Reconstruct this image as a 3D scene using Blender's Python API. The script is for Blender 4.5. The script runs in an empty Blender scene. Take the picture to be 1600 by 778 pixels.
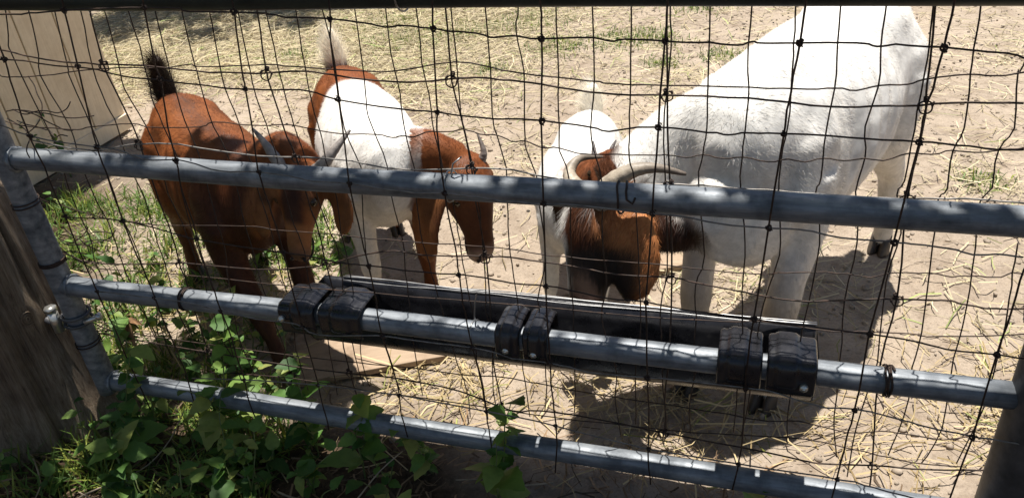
import bpy, bmesh, math, random
import numpy as np
from mathutils import Vector, Matrix, noise
from math import radians, sin, cos, pi

random.seed(7)
rng = np.random.default_rng(7)
scene = bpy.context.scene
COL = scene.collection

# ------------------------------------------------------------------ camera
cam_data = bpy.data.cameras.new("camera")
cam = bpy.data.objects.new("camera", cam_data)
COL.objects.link(cam)
CAM_POS = Vector((1.5445, -1.1811, 1.4065))
yaw, pitch, roll = -0.3347, 0.5436, -0.0943
fwd = Vector((sin(yaw) * cos(pitch), cos(yaw) * cos(pitch), -sin(pitch)))
right0 = Vector((cos(yaw), -sin(yaw), 0))
up0 = right0.cross(fwd)
rgt = right0 * cos(roll) + up0 * sin(roll)
upv = -right0 * sin(roll) + up0 * cos(roll)
cam.matrix_world = Matrix((
    (rgt.x, upv.x, -fwd.x, CAM_POS.x),
    (rgt.y, upv.y, -fwd.y, CAM_POS.y),
    (rgt.z, upv.z, -fwd.z, CAM_POS.z),
    (0, 0, 0, 1)))
cam_data.sensor_fit = 'HORIZONTAL'
cam_data.sensor_width = 36.0
cam_data.lens = 36.0 * 1240.0 / 1600.0
cam_data.clip_start = 0.02
cam_data.clip_end = 1000
scene.camera = cam

# ------------------------------------------------------------------ sky, sun, exposure
LIGHT = Vector((0.03, -0.135, -1.0)).normalized()          # the way sunlight travels
elev = math.asin(-LIGHT.z)
azim = math.atan2(-LIGHT.x, -LIGHT.y)
world = bpy.data.worlds.new("World")
scene.world = world
world.use_nodes = True
wn = world.node_tree.nodes
wl = world.node_tree.links
sky = wn.new("ShaderNodeTexSky")
sky.sky_type = 'NISHITA'
sky.sun_disc = False
sky.sun_elevation = elev
sky.sun_rotation = azim
sky.air_density = 1.0
sky.dust_density = 1.0
bg = wn["Background"]
bg.inputs[1].default_value = 0.052
wl.new(sky.outputs[0], bg.inputs[0])

sun_data = bpy.data.lights.new("sun", 'SUN')
sun_data.energy = 5.0
sun_data.angle = radians(0.55)
sun_data.color = (1.0, 0.955, 0.88)
sun = bpy.data.objects.new("sun", sun_data)
COL.objects.link(sun)
sun.rotation_euler = LIGHT.to_track_quat('-Z', 'Y').to_euler()
sun.location = (-1, 4, 8)

scene.view_settings.view_transform = 'Standard'
scene.view_settings.look = 'None'
scene.view_settings.gamma = 1.0
scene.view_settings.use_curve_mapping = False
scene.view_settings.exposure = 0.74
scene.cycles.max_bounces = 8
scene.cycles.transparent_max_bounces = 8
scene.cycles.use_denoising = True


# ------------------------------------------------------------------ helpers
class MB:
    """collects vertices, faces and a colour per vertex for one mesh object"""
    def __init__(self):
        self.v, self.f, self.c = [], [], []

    def add(self, verts, faces, col=None):
        n = len(self.v)
        self.v += [tuple(p) for p in verts]
        self.f += [tuple(i + n for i in f) for f in faces]
        if col is not None:
            self.c += [col] * len(verts)

    def box(self, x0, x1, y0, y1, z0, z1, M=None):
        vs = [Vector((x, y, z)) for z in (z0, z1) for y in (y0, y1) for x in (x0, x1)]
        if M is not None:
            vs = [M @ p for p in vs]
        self.add(vs, [(0, 2, 3, 1), (4, 5, 7, 6), (0, 1, 5, 4), (2, 6, 7, 3), (0, 4, 6, 2), (1, 3, 7, 5)])

    def tube(self, path, radii, seg=8, closed=False, caps=True, col=None):
        path = [Vector(p) for p in path]
        n = len(path)
        if not hasattr(radii, '__len__'):
            radii = [radii] * n
        tang = []
        for i in range(n):
            a = path[(i - 1) % n] if (i > 0 or closed) else path[i]
            b = path[(i + 1) % n] if (i < n - 1 or closed) else path[i]
            tang.append((b - a).normalized())
        t = tang[0]
        ref = Vector((0, 0, 1)) if abs(t.z) < 0.8 else Vector((1, 0, 0))
        nrm = (ref - t * ref.dot(t)).normalized()
        verts, faces = [], []
        for i in range(n):
            t = tang[i]
            nrm = (nrm - t * nrm.dot(t)).normalized()
            b = t.cross(nrm)
            for k in range(seg):
                a = 2 * pi * k / seg
                verts.append(path[i] + (nrm * cos(a) + b * sin(a)) * radii[i])
        m = n if closed else n - 1
        for i in range(m):
            j = (i + 1) % n
            for k in range(seg):
                k2 = (k + 1) % seg
                faces.append((i * seg + k, i * seg + k2, j * seg + k2, j * seg + k))
        if caps and not closed:
            faces.append(tuple(range(seg - 1, -1, -1)))
            faces.append(tuple((n - 1) * seg + k for k in range(seg)))
        self.add(verts, faces, col)

    def mesh(self, name, smooth=True):
        me = bpy.data.meshes.new(name)
        me.from_pydata(self.v, [], self.f)
        if smooth:
            me.polygons.foreach_set("use_smooth", [True] * len(me.polygons))
        if self.c:
            at = me.color_attributes.new("col", 'FLOAT_COLOR', 'POINT')
            at.data.foreach_set("color", np.array([(c[0], c[1], c[2], 1) for c in self.c], dtype=np.float32).ravel())
        me.update()
        return me

    def build(self, name, mat, parent=None, smooth=True, loc=None):
        return link(name, self.mesh(name, smooth), mat, parent, loc)


def link(name, me, mat=None, parent=None, loc=None):
    o = bpy.data.objects.new(name, me)
    COL.objects.link(o)
    if mat is not None and me is not None and len(me.materials) == 0:
        me.materials.append(mat)
    if parent is not None:
        o.parent = parent
    if loc is not None:
        o.location = loc
    return o


def tag(o, label=None, cat=None, group=None, kind=None):
    if label: o["label"] = label
    if cat: o["category"] = cat
    if group: o["group"] = group
    if kind: o["kind"] = kind
    return o


def thing(name, label, cat, loc=(0, 0, 0), rz=0.0, group=None):
    o = bpy.data.objects.new(name, None)
    o.empty_display_size = 0.1
    COL.objects.link(o)
    o.location = loc
    o.rotation_euler = (0, 0, rz)
    return tag(o, label, cat, group)


def bevel(o, w, seg=2):
    m = o.modifiers.new("bevel", 'BEVEL')
    m.width = w
    m.segments = seg
    m.limit_method = 'ANGLE'
    m.angle_limit = radians(40)
    return o


def smooth_path(pts, sub=3):
    """Catmull-Rom through the points"""
    pts = [Vector(p) for p in pts]
    out = []
    for i in range(len(pts) - 1):
        p0 = pts[max(i - 1, 0)]; p1 = pts[i]; p2 = pts[i + 1]; p3 = pts[min(i + 2, len(pts) - 1)]
        for s in range(sub):
            t = s / sub
            out.append(0.5 * ((2 * p1) + (p2 - p0) * t + (2 * p0 - 5 * p1 + 4 * p2 - p3) * t * t + (3 * p1 - p0 - 3 * p2 + p3) * t ** 3))
    out.append(pts[-1])
    return out


# ------------------------------------------------------------------ materials
def new_mat(name):
    m = bpy.data.materials.new(name)
    m.use_nodes = True
    nt = m.node_tree
    b = nt.nodes["Principled BSDF"]
    return m, nt, b


def nd(nt, typ, **kw):
    n = nt.nodes.new(typ)
    for k, v in kw.items():
        if k.startswith('i_'):
            key = k[2:]
            n.inputs[int(key) if key.isdigit() else key.replace('_', ' ')].default_value = v
        else:
            setattr(n, k, v)
    return n


def ramp(nt, fac, stops):
    r = nt.nodes.new("ShaderNodeValToRGB")
    e = r.color_ramp.elements
    while len(e) < len(stops):
        e.new(0.5)
    for i, (p, c) in enumerate(stops):
        e[i].position = p
        e[i].color = (c[0], c[1], c[2], 1)
    nt.links.new(fac, r.inputs[0])
    return r


def coords(nt, kind='Object', scale=(1, 1, 1)):
    tc = nt.nodes.new("ShaderNodeTexCoord")
    mp = nt.nodes.new("ShaderNodeMapping")
    mp.inputs['Scale'].default_value = scale
    nt.links.new(tc.outputs[kind], mp.inputs[0])
    return mp.outputs[0]


def noise_tex(nt, vec, scale, detail=4, rough=0.55):
    n = nt.nodes.new("ShaderNodeTexNoise")
    n.inputs['Scale'].default_value = scale
    n.inputs['Detail'].default_value = detail
    n.inputs['Roughness'].default_value = rough
    if vec is not None:
        nt.links.new(vec, n.inputs['Vector'])
    return n.outputs['Fac']


def bump(nt, b, height, strength=0.4, dist=0.01):
    n = nt.nodes.new("ShaderNodeBump")
    n.inputs['Strength'].default_value = strength
    n.inputs['Distance'].default_value = dist
    nt.links.new(height, n.inputs['Height'])
    nt.links.new(n.outputs[0], b.inputs['Normal'])
    return n


def mixc(nt, fac, a, b, mode='MIX'):
    m = nt.nodes.new("ShaderNodeMix")
    m.data_type = 'RGBA'
    m.blend_type = mode
    for sock, val in ((m.inputs[0], fac), (m.inputs[6], a), (m.inputs[7], b)):
        if hasattr(val, 'is_linked') or hasattr(val, 'links'):
            nt.links.new(val, sock)
        elif isinstance(val, (int, float)):
            sock.default_value = val
        else:
            sock.default_value = (val[0], val[1], val[2], 1)
    return m.outputs[2]


def simple(name, col, rough=0.6, metal=0.0, nscale=0, namt=0.25, bstr=0.0, bscale=80):
    m, nt, b = new_mat(name)
    b.inputs['Roughness'].default_value = rough
    b.inputs['Metallic'].default_value = metal
    if nscale:
        v = coords(nt)
        n = noise_tex(nt, v, nscale, 5)
        lo = tuple(c * (1 - namt) for c in col); hi = tuple(min(1, c * (1 + namt)) for c in col)
        r = ramp(nt, n, [(0.3, lo), (0.7, hi)])
        nt.links.new(r.outputs[0], b.inputs['Base Color'])
    else:
        b.inputs['Base Color'].default_value = (*col, 1)
    if bstr:
        bump(nt, b, noise_tex(nt, coords(nt), bscale, 4), bstr, 0.004)
    return m


M = {}


def make_materials():
    # galvanised tube: streaky zinc with dull white bloom and scuffs
    m, nt, b = new_mat("galvanised_steel")
    v = coords(nt, 'Object', (1.5, 12, 12))
    streak = noise_tex(nt, v, 5, 6, 0.65)
    blot = noise_tex(nt, coords(nt), 22, 5, 0.6)
    c1 = ramp(nt, streak, [(0.28, (0.10, 0.112, 0.128)), (0.5, (0.21, 0.228, 0.25)), (0.72, (0.33, 0.35, 0.365))])
    c2 = ramp(nt, blot, [(0.32, (0.42, 0.44, 0.46)), (0.55, (1, 1, 1))])
    nt.links.new(mixc(nt, 0.75, c1.outputs[0], c2.outputs[0], 'MULTIPLY'), b.inputs['Base Color'])
    b.inputs['Metallic'].default_value = 0.42
    rr = ramp(nt, blot, [(0.3, (0.66,) * 3), (0.7, (0.48,) * 3)])
    nt.links.new(rr.outputs[0], b.inputs['Roughness'])
    bump(nt, b, streak, 0.12, 0.003)
    M['galv'] = m

    m, nt, b = new_mat("rusty_wire")
    n = noise_tex(nt, coords(nt), 60, 4)
    r = ramp(nt, n, [(0.3, (0.018, 0.012, 0.010)), (0.55, (0.045, 0.026, 0.018)), (0.8, (0.10, 0.055, 0.035))])
    nt.links.new(r.outputs[0], b.inputs['Base Color'])
    b.inputs['Metallic'].default_value = 0.35
    b.inputs['Roughness'].default_value = 0.62
    M['wire'] = m

    M['dull_zinc'] = simple("dull_zinc_wire", (0.20, 0.185, 0.17), 0.5, 0.6, 45, 0.5)
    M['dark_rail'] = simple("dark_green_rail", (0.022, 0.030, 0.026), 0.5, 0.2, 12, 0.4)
    M['bright_wire'] = simple("bright_wire", (0.30, 0.30, 0.30), 0.42, 0.85, 30, 0.4)
    M['zinc_bolt'] = simple("zinc_bolt", (0.55, 0.54, 0.5), 0.35, 0.8, 60, 0.25)
    M['dark_steel'] = simple("dark_steel", (0.10, 0.10, 0.105), 0.55, 0.6, 25, 0.4, 0.2, 60)

    m, nt, b = new_mat("black_plastic")
    n = noise_tex(nt, coords(nt), 18, 6, 0.7)
    r = ramp(nt, n, [(0.35, (0.010, 0.010, 0.012)), (0.62, (0.020, 0.020, 0.024)), (0.80, (0.075, 0.072, 0.070))])
    nt.links.new(r.outputs[0], b.inputs['Base Color'])
    rr = ramp(nt, n, [(0.4, (0.20,) * 3), (0.75, (0.5,) * 3)])
    nt.links.new(rr.outputs[0], b.inputs['Roughness'])
    M['plastic'] = m

    # sandy soil
    m, nt, b = new_mat("sandy_soil")
    v = coords(nt)
    big = noise_tex(nt, v, 1.3, 5, 0.6)
    mid = noise_tex(nt, v, 9, 6, 0.65)
    fine = noise_tex(nt, v, 120, 5, 0.7)
    base = ramp(nt, big, [(0.3, (0.345, 0.28, 0.22)), (0.7, (0.455, 0.38, 0.305))])
    mc = ramp(nt, mid, [(0.28, (0.60, 0.56, 0.52)), (0.5, (0.93, 0.92, 0.90)), (0.8, (1.12, 1.1, 1.06))])
    fc = ramp(nt, fine, [(0.3, (0.62, 0.60, 0.58)), (0.52, (1, 1, 1)), (0.8, (1.15, 1.14, 1.12))])
    col = mixc(nt, 0.9, base.outputs[0], mc.outputs[0], 'MULTIPLY')
    col = mixc(nt, 0.8, col, fc.outputs[0], 'MULTIPLY')
    at = nd(nt, "ShaderNodeAttribute", attribute_name="litter")
    lit_n = noise_tex(nt, v, 45, 5, 0.7)
    lit = ramp(nt, lit_n, [(0.3, (0.028, 0.019, 0.012)), (0.55, (0.085, 0.058, 0.038)), (0.75, (0.19, 0.13, 0.085))])
    col = mixc(nt, at.outputs['Fac'], col, lit.outputs[0])
    nt.links.new(col, b.inputs['Base Color'])
    b.inputs['Roughness'].default_value = 0.95
    b.inputs['Specular IOR Level'].default_value = 0.1
    ad = nt.nodes.new("ShaderNodeMath"); ad.operation = 'MULTIPLY_ADD'
    nt.links.new(mid, ad.inputs[0]); ad.inputs[1].default_value = 2.2
    nt.links.new(fine, ad.inputs[2])
    bump(nt, b, ad.outputs[0], 0.75, 0.010)
    M['soil'] = m

    def attr_mat(name, rough, spec, trans=0.0, nscale=0):
        m, nt, b = new_mat(name)
        a = nd(nt, "ShaderNodeAttribute", attribute_name="col")
        c = a.outputs['Color']
        if nscale:
            n = noise_tex(nt, coords(nt), nscale, 4, 0.6)
            r = ramp(nt, n, [(0.3, (0.78,) * 3), (0.7, (1.14,) * 3)])
            c = mixc(nt, 0.9, c, r.outputs[0], 'MULTIPLY')
        nt.links.new(c, b.inputs['Base Color'])
        b.inputs['Roughness'].default_value = rough
        b.inputs['Specular IOR Level'].default_value = spec
        if trans:
            t = nt.nodes.new("ShaderNodeBsdfTranslucent")
            nt.links.new(c, t.inputs[0])
            mx = nt.nodes.new("ShaderNodeMixShader")
            mx.inputs[0].default_value = trans
            out = nt.nodes["Material Output"]
            nt.links.new(b.outputs[0], mx.inputs[1])
            nt.links.new(t.outputs[0], mx.inputs[2])
            nt.links.new(mx.outputs[0], out.inputs[0])
        return m
    M['straw'] = attr_mat("straw", 0.6, 0.35, 0.15)
    M['coat_skin'] = attr_mat("goat_skin", 0.6, 0.25, 0, 60)
    M['coat_hair'] = attr_mat("goat_hair", 0.45, 0.4, 0.35)
    M['grass'] = attr_mat("grass_blades", 0.5, 0.3, 0.3)

    # leaves: green that varies from leaf to leaf, with veins
    m, nt, b = new_mat("weed_leaf")
    oi = nt.nodes.new("ShaderNodeObjectInfo")
    r = ramp(nt, oi.outputs['Random'], [(0.0, (0.04, 0.105, 0.022)), (0.35, (0.085, 0.19, 0.035)), (0.7, (0.17, 0.29, 0.06)), (0.97, (0.30, 0.33, 0.09))])
    n = noise_tex(nt, coords(nt), 40, 4)
    r2 = ramp(nt, n, [(0.3, (0.75,) * 3), (0.7, (1.15,) * 3)])
    c = mixc(nt, 0.8, r.outputs[0], r2.outputs[0], 'MULTIPLY')
    nt.links.new(c, b.inputs['Base Color'])
    b.inputs['Roughness'].default_value = 0.58
    t = nt.nodes.new("ShaderNodeBsdfTranslucent")
    c2 = mixc(nt, 1.0, c, (1.25, 1.25, 0.7), 'MULTIPLY')
    nt.links.new(c2, t.inputs[0])
    mx = nt.nodes.new("ShaderNodeMixShader"); mx.inputs[0].default_value = 0.38
    nt.links.new(b.outputs[0], mx.inputs[1]); nt.links.new(t.outputs[0], mx.inputs[2])
    nt.links.new(mx.outputs[0], nt.nodes["Material Output"].inputs[0])
    bump(nt, b, n, 0.25, 0.002)
    M['leaf'] = m
    M['stem'] = simple("weed_stem", (0.12, 0.15, 0.045), 0.6, 0, 30, 0.35)
    M['dry_leaf'] = simple("dry_leaf", (0.24, 0.13, 0.06), 0.75, 0, 60, 0.4)
    M['tree_leaf'] = m
    M['twig'] = simple("dry_twig", (0.34, 0.27, 0.19), 0.75, 0, 40, 0.4)

    # weathered post
    m, nt, b = new_mat("weathered_wood")
    v = coords(nt, 'Object', (55, 55, 2.6))
    g = noise_tex(nt, v, 2.2, 10, 0.8)
    big = noise_tex(nt, coords(nt), 5, 4, 0.6)
    r = ramp(nt, g, [(0.30, (0.06, 0.037, 0.022)), (0.45, (0.30, 0.215, 0.14)), (0.66, (0.54, 0.43, 0.315))])
    r2 = ramp(nt, big, [(0.35, (0.42, 0.36, 0.32)), (0.6, (1, 1, 1))])
    nt.links.new(mixc(nt, 0.8, r.outputs[0], r2.outputs[0], 'MULTIPLY'), b.inputs['Base Color'])
    b.inputs['Roughness'].default_value = 0.88
    bump(nt, b, g, 1.0, 0.02)
    M['post_wood'] = m

    m, nt, b = new_mat("tree_bark")
    v = coords(nt, 'Object', (8, 8, 2))
    g = noise_tex(nt, v, 4, 8, 0.7)
    r = ramp(nt, g, [(0.3, (0.05, 0.038, 0.028)), (0.7, (0.20, 0.165, 0.13))])
    nt.links.new(r.outputs[0], b.inputs['Base Color'])
    b.inputs['Roughness'].default_value = 0.9
    bump(nt, b, g, 1.0, 0.03)
    M['bark'] = m

    m, nt, b = new_mat("plywood")
    v = coords(nt, 'Object', (2, 14, 14))
    g = noise_tex(nt, v, 3, 6, 0.6)
    d = noise_tex(nt, coords(nt), 14, 5, 0.7)
    r = ramp(nt, g, [(0.3, (0.25, 0.175, 0.115)), (0.7, (0.37, 0.275, 0.19))])
    r2 = ramp(nt, d, [(0.3, (0.55, 0.50, 0.45)), (0.5, (1, 1, 1))])
    nt.links.new(mixc(nt, 0.8, r.outputs[0], r2.outputs[0], 'MULTIPLY'), b.inputs['Base Color'])
    b.inputs['Roughness'].default_value = 0.8
    bump(nt, b, g, 0.25, 0.004)
    M['plywood'] = m

    m, nt, b = new_mat("tan_paint")
    v = coords(nt, 'Object', (12, 12, 1.2))
    g = noise_tex(nt, v, 4, 6, 0.65)
    d = noise_tex(nt, coords(nt), 4, 5, 0.7)
    r = ramp(nt, g, [(0.3, (0.74, 0.60, 0.42)), (0.7, (0.84, 0.70, 0.51))])
    r2 = ramp(nt, d, [(0.3, (0.78, 0.74, 0.70)), (0.55, (1, 1, 1))])
    nt.links.new(mixc(nt, 0.8, r.outputs[0], r2.outputs[0], 'MULTIPLY'), b.inputs['Base Color'])
    b.inputs['Roughness'].default_value = 0.7
    bump(nt, b, g, 0.5, 0.006)
    M['tan_paint'] = m
    M['roofing'] = simple("grey_roofing", (0.16, 0.15, 0.14), 0.85, 0, 30, 0.3, 0.4, 90)

    # horn: grey brown with growth rings
    m, nt, b = new_mat("horn")
    a = nd(nt, "ShaderNodeAttribute", attribute_name="col")
    n = noise_tex(nt, coords(nt, 'Object', (1, 1, 1)), 70, 5, 0.65)
    r = ramp(nt, n, [(0.3, (0.6,) * 3), (0.7, (1.2,) * 3)])
    nt.links.new(mixc(nt, 0.9, a.outputs['Color'], r.outputs[0], 'MULTIPLY'), b.inputs['Base Color'])
    b.inputs['Roughness'].default_value = 0.5
    bump(nt, b, n, 0.5, 0.004)
    M['horn'] = m
    M['nostril'] = simple("nostril", (0.022, 0.013, 0.011), 0.5)
    M['eye'] = simple("goat_eye", (0.03, 0.018, 0.008), 0.08)
    M['hoof'] = simple("hoof", (0.055, 0.042, 0.032), 0.55, 0, 50, 0.4, 0.3, 90)
    M['dung'] = simple("droppings", (0.035, 0.027, 0.020), 0.75, 0, 60, 0.4)
    M['pebble'] = simple("soil_clods", (0.30, 0.245, 0.19), 0.95, 0, 50, 0.35, 0.5, 90)


make_materials()


# ------------------------------------------------------------------ ground
WAVES = [(rng.uniform(0, 2 * pi), rng.uniform(1.2, 9), rng.uniform(0, 2 * pi), 1.0) for _ in range(14)]
DIPS = np.column_stack([rng.uniform(-2.2, 3.4, 900), rng.uniform(0.25, 4.4, 900), rng.uniform(0.018, 0.04, 900), rng.uniform(0.004, 0.013, 900)])


def ground_height(x, y):
    x = np.asarray(x, float); y = np.asarray(y, float)
    z = np.zeros(np.broadcast(x, y).shape)
    for a, k, p, _ in WAVES:
        z = z + (0.010 / k ** 0.8) * np.sin(k * (x * cos(a) + y * sin(a)) + p)
    return z


def gz(x, y):
    return float(ground_height(x, y))


def axis(segs):
    out = []
    for a, b, n in segs:
        out += list(np.linspace(a, b, n, endpoint=False))
    out.append(segs[-1][1])
    return np.array(out)


def build_ground():
    xs = axis([(-300, -40, 8), (-40, -8, 12), (-8, -3.6, 22), (-3.6, 3.6, 330), (3.6, 8, 22), (8, 40, 12), (40, 300, 8)])
    ys = axis([(-300, -40, 8), (-40, -6, 12), (-6, -0.8, 40), (-0.8, 4.8, 270), (4.8, 9, 30), (9, 40, 12), (40, 300, 8)])
    X, Y = np.meshgrid(xs, ys)
    Z = ground_height(X, Y)
    for dx, dy, r, d in DIPS:
        i0, i1 = np.searchsorted(xs, [dx - 3 * r, dx + 3 * r]); j0, j1 = np.searchsorted(ys, [dy - 3 * r, dy + 3 * r])
        sx = X[j0:j1, i0:i1] - dx; sy = Y[j0:j1, i0:i1] - dy
        q = (sx * sx + sy * sy) / (r * r)
        Z[j0:j1, i0:i1] += -d * np.exp(-q) + 0.45 * d * np.exp(-((np.sqrt(q) - 1.5) ** 2) * 5)
    # crumbly soil
    rough = rng.normal(0, 1, Z.shape)
    Z += np.where((np.abs(X) < 3.6) & (Y > -0.8) & (Y < 4.8), rough * 0.0016, 0)
    lit = np.clip((0.16 - Y + 0.10 * np.sin(X * 3.1) + 0.05 * np.sin(X * 9 + 1)) / 0.22, 0, 1)
    lit = np.maximum(lit, np.clip((-0.55 - X + 0.2 * np.sin(Y * 4)) / 0.4, 0, 1) * np.clip((1.5 - Y) / 0.4, 0, 1))
    ny, nx = X.shape
    verts = np.stack([X, Y, Z], -1).reshape(-1, 3)
    idx = np.arange(nx * ny).reshape(ny, nx)
    faces = np.stack([idx[:-1, :-1], idx[:-1, 1:], idx[1:, 1:], idx[1:, :-1]], -1).reshape(-1, 4)
    me = bpy.data.meshes.new("ground")
    me.from_pydata(verts.tolist(), [], faces.tolist())
    me.polygons.foreach_set("use_smooth", [True] * len(me.polygons))
    a = me.attributes.new("litter", 'FLOAT', 'POINT')
    a.data.foreach_set("value", lit.ravel().astype(np.float32))
    o = link("ground", me, M['soil'])
    tag(o, "trampled pale sandy soil of the goat paddock", "ground", kind='structure')


build_ground()


# ------------------------------------------------------------------ shed
def build_shed():
    t = thing("shed", "tan painted wooden shed corner with grooved siding at upper left", "shed", (-1.46, 1.82, 0))
    # local: wall face at x = 0 runs to -y
    core = MB(); core.box(-2.6, -0.018, -2.4, -0.018, 0.10, 2.30)
    core.build("wall_core", M['tan_paint'], t, False)
    mb = MB(); mb.box(-0.018, 0.0, 0.0, 0.198, 0.085, 2.30)
    me = mb.mesh("siding_board", False)
    y = -0.2035
    while y > -2.4:
        o = link("siding_board", me, M['tan_paint'], t, (0, y, 0)); bevel(o, 0.003)
        y -= 0.2045
    mb = MB(); mb.box(-0.198, 0.0, -0.018, 0.0, 0.085, 2.30)
    me = mb.mesh("siding_board", False)
    x = -0.024
    while x > -2.5:
        link("siding_board", me, M['tan_paint'], t, (x, 0, 0))
        x -= 0.2045
    mb = MB(); mb.box(-0.03, 0.014, -2.4, 0.0, 0.02, 0.095)
    bevel(mb.build("skirt_board", M['tan_paint'], t, False), 0.003)
    mb = MB(); mb.box(-2.6, -0.03, 0.0, 0.012, 0.02, 0.095)
    bevel(mb.build("skirt_board", M['tan_paint'], t, False), 0.003)
    mb = MB()
    R = Matrix.Rotation(radians(1.5), 4, 'Y')
    mb.box(-2.95, 0.16, -2.65, 0.22, 2.34, 2.40, R)
    mb.build("roof", M['roofing'], t, False)


build_shed()


# ------------------------------------------------------------------ gate
RAIL_Z = [1.1142, 0.7728, 0.4451, 0.150]
GATE_R = 0.024


def build_gate():
    t = thing("tubular_gate", "galvanised steel tube gate with four rails across the foreground", "gate", (0, 0, 0))
    for z in RAIL_Z:
        mb = MB()
        n = 40
        ph = random.uniform(0, 6)
        path = [(0.0 + 1.995 * i / n, 0.0015 * sin(i * 0.31 + ph), z + 0.0016 * sin(i * 0.22 + ph)) for i in range(n + 1)]
        mb.tube(path, GATE_R, 28)
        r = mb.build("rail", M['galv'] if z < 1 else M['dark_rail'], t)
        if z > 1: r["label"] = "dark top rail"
        # weld bead where the rail meets the upright
        wb = MB()
        ring = [(0.027 + 0.004 * abs(cos(2 * pi * k / 24)), (GATE_R + 0.001) * cos(2 * pi * k / 24), z + (GATE_R + 0.001) * sin(2 * pi * k / 24)) for k in range(24)]
        wb.tube(ring, [0.004 + 0.0012 * sin(k * 2.4) for k in range(24)], 6, closed=True)
        wb.build("weld_bead", M['galv'], r)
    mb = MB()
    mb.tube([(0, 0, 0.118), (0, 0, 0.14), (0, 0, 0.5), (0, 0, 0.9), (0, 0, 1.15)], 0.0265, 28)
    mb.build("upright", M['galv'], t)


build_gate()


def build_right_post():
    mb = MB()
    x, y = 2.043, 0.0
    mb.tube([(x, y, -0.3), (x, y, 0.3), (x, y, 1.0), (x, y, 1.55)], 0.056, 32)
    t = thing("steel_post", "thick dark steel pipe post at the lower right edge", "post", (0, 0, 0))
    mb.build("pipe", M['dark_steel'], t)
    cap = MB()
    cap.tube([(x, y, 1.55), (x, y, 1.575), (x, y, 1.595), (x, y, 1.605)], [0.06, 0.06, 0.045, 0.015], 32)
    cap.build("cap", M['dark_steel'], t)


build_right_post()


def build_wood_post():
    cx, cy = -0.200, -0.015
    t = thing("wooden_post", "weathered grey wooden gate post with a knot at the left edge", "post", (cx, cy, 0))
    n, seg = 70, 110
    verts, faces = [], []
    for i in range(n + 1):
        z = -0.12 + 0.80 * i / n
        flare = 0.10 * math.exp(-max(z, 0) / 0.13)
        for k in range(seg):
            a = 2 * pi * k / seg
            r = 0.118 + flare * (0.6 + 0.6 * sin(3 * a + 1)) - 0.012 * z
            p = Vector((cos(a) * 2.2, sin(a) * 2.2, z * 1.2))
            r += 0.016 * noise.noise(p) + 0.007 * noise.noise(Vector((cos(a) * 7, sin(a) * 7, z * 2.0 + 5)))
            g = noise.noise(Vector((cos(a) * 9, sin(a) * 9, z * 1.0 + 11)))
            r += -0.030 * max(0.0, g - 0.10) + 0.004 * noise.noise(Vector((cos(a) * 20, sin(a) * 20, z * 2.5)))
            # knot bulge that faces the camera, beside the hinge
            da = (a - radians(-20) + pi) % (2 * pi) - pi
            kd = (da * 0.118 / 0.035) ** 2 + ((z - 0.375) / 0.05) ** 2
            r += 0.012 * math.exp(-kd) - 0.010 * math.exp(-kd * 9)
            if i == n: r *= 0.9
            verts.append((r * cos(a) - 0.02 * (z - 0.4), r * sin(a), z))
    for i in range(n):
        for k in range(seg):
            k2 = (k + 1) % seg
            faces.append((i * seg + k, i * seg + k2, (i + 1) * seg + k2, (i + 1) * seg + k))
    faces.append(tuple(n * seg + k for k in range(seg)))
    mb = MB(); mb.add(verts, faces)
    mb.build("trunk", M['post_wood'], t)
    a = radians(-20)
    kx, ky = 0.1225 * cos(a), 0.1225 * sin(a)
    kb = MB()
    for rr, tr in ((0.014, 0.0022), (0.009, 0.0025), (0.004, 0.003)):
        side = Vector((-sin(a), cos(a), 0)); up = Vector((0, 0, 1))
        ring = [Vector((kx, ky, 0.375)) + side * rr * cos(q) + up * rr * 1.3 * sin(q) for q in [2 * pi * k / 18 for k in range(18)]]
        kb.tube(ring, tr, 6, closed=True)
    kb.build("knot", M['post_wood'], t)


build_wood_post()


def build_hinge():
    t = thing("gate_hinge", "steel screw hook hinge joining the wooden post to the gate upright", "hinge", (0, 0, 0.35))
    mb = MB(); mb.tube([(-0.15, -0.012, -0.004), (-0.085, -0.018, -0.004), (-0.05, -0.026, -0.003)], 0.009, 14)
    mb.build("bolt", M['dark_steel'], t)
    mb = MB(); mb.tube([(-0.041, -0.026, -0.028), (-0.041, -0.026, 0.030)], 0.0125, 16)
    mb.tube([(-0.041, -0.026, 0.030), (-0.041, -0.026, 0.042)], 0.0145, 6)
    mb.build("pin", M['zinc_bolt'], t)
    mb = MB()
    for k in range(2):
        zz = -0.011 + 0.022 * k
        ring = [(0.0315 * cos(q), 0.0315 * sin(q), zz) for q in [2 * pi * i / 28 for i in range(28)]]
        mb.tube(ring, 0.0042, 8, closed=True)
    mb.build("strap", M['dark_steel'], t)
    mb = MB(); mb.tube([(0.030, -0.012, -0.004), (0.062, 0.010, 0.004)], 0.0065, 10)
    mb.tube([(0.055, 0.005, 0.002), (0.064, 0.0115, 0.0045)], 0.011, 6)
    mb.build("nut", M['zinc_bolt'], t)


build_hinge()

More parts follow.
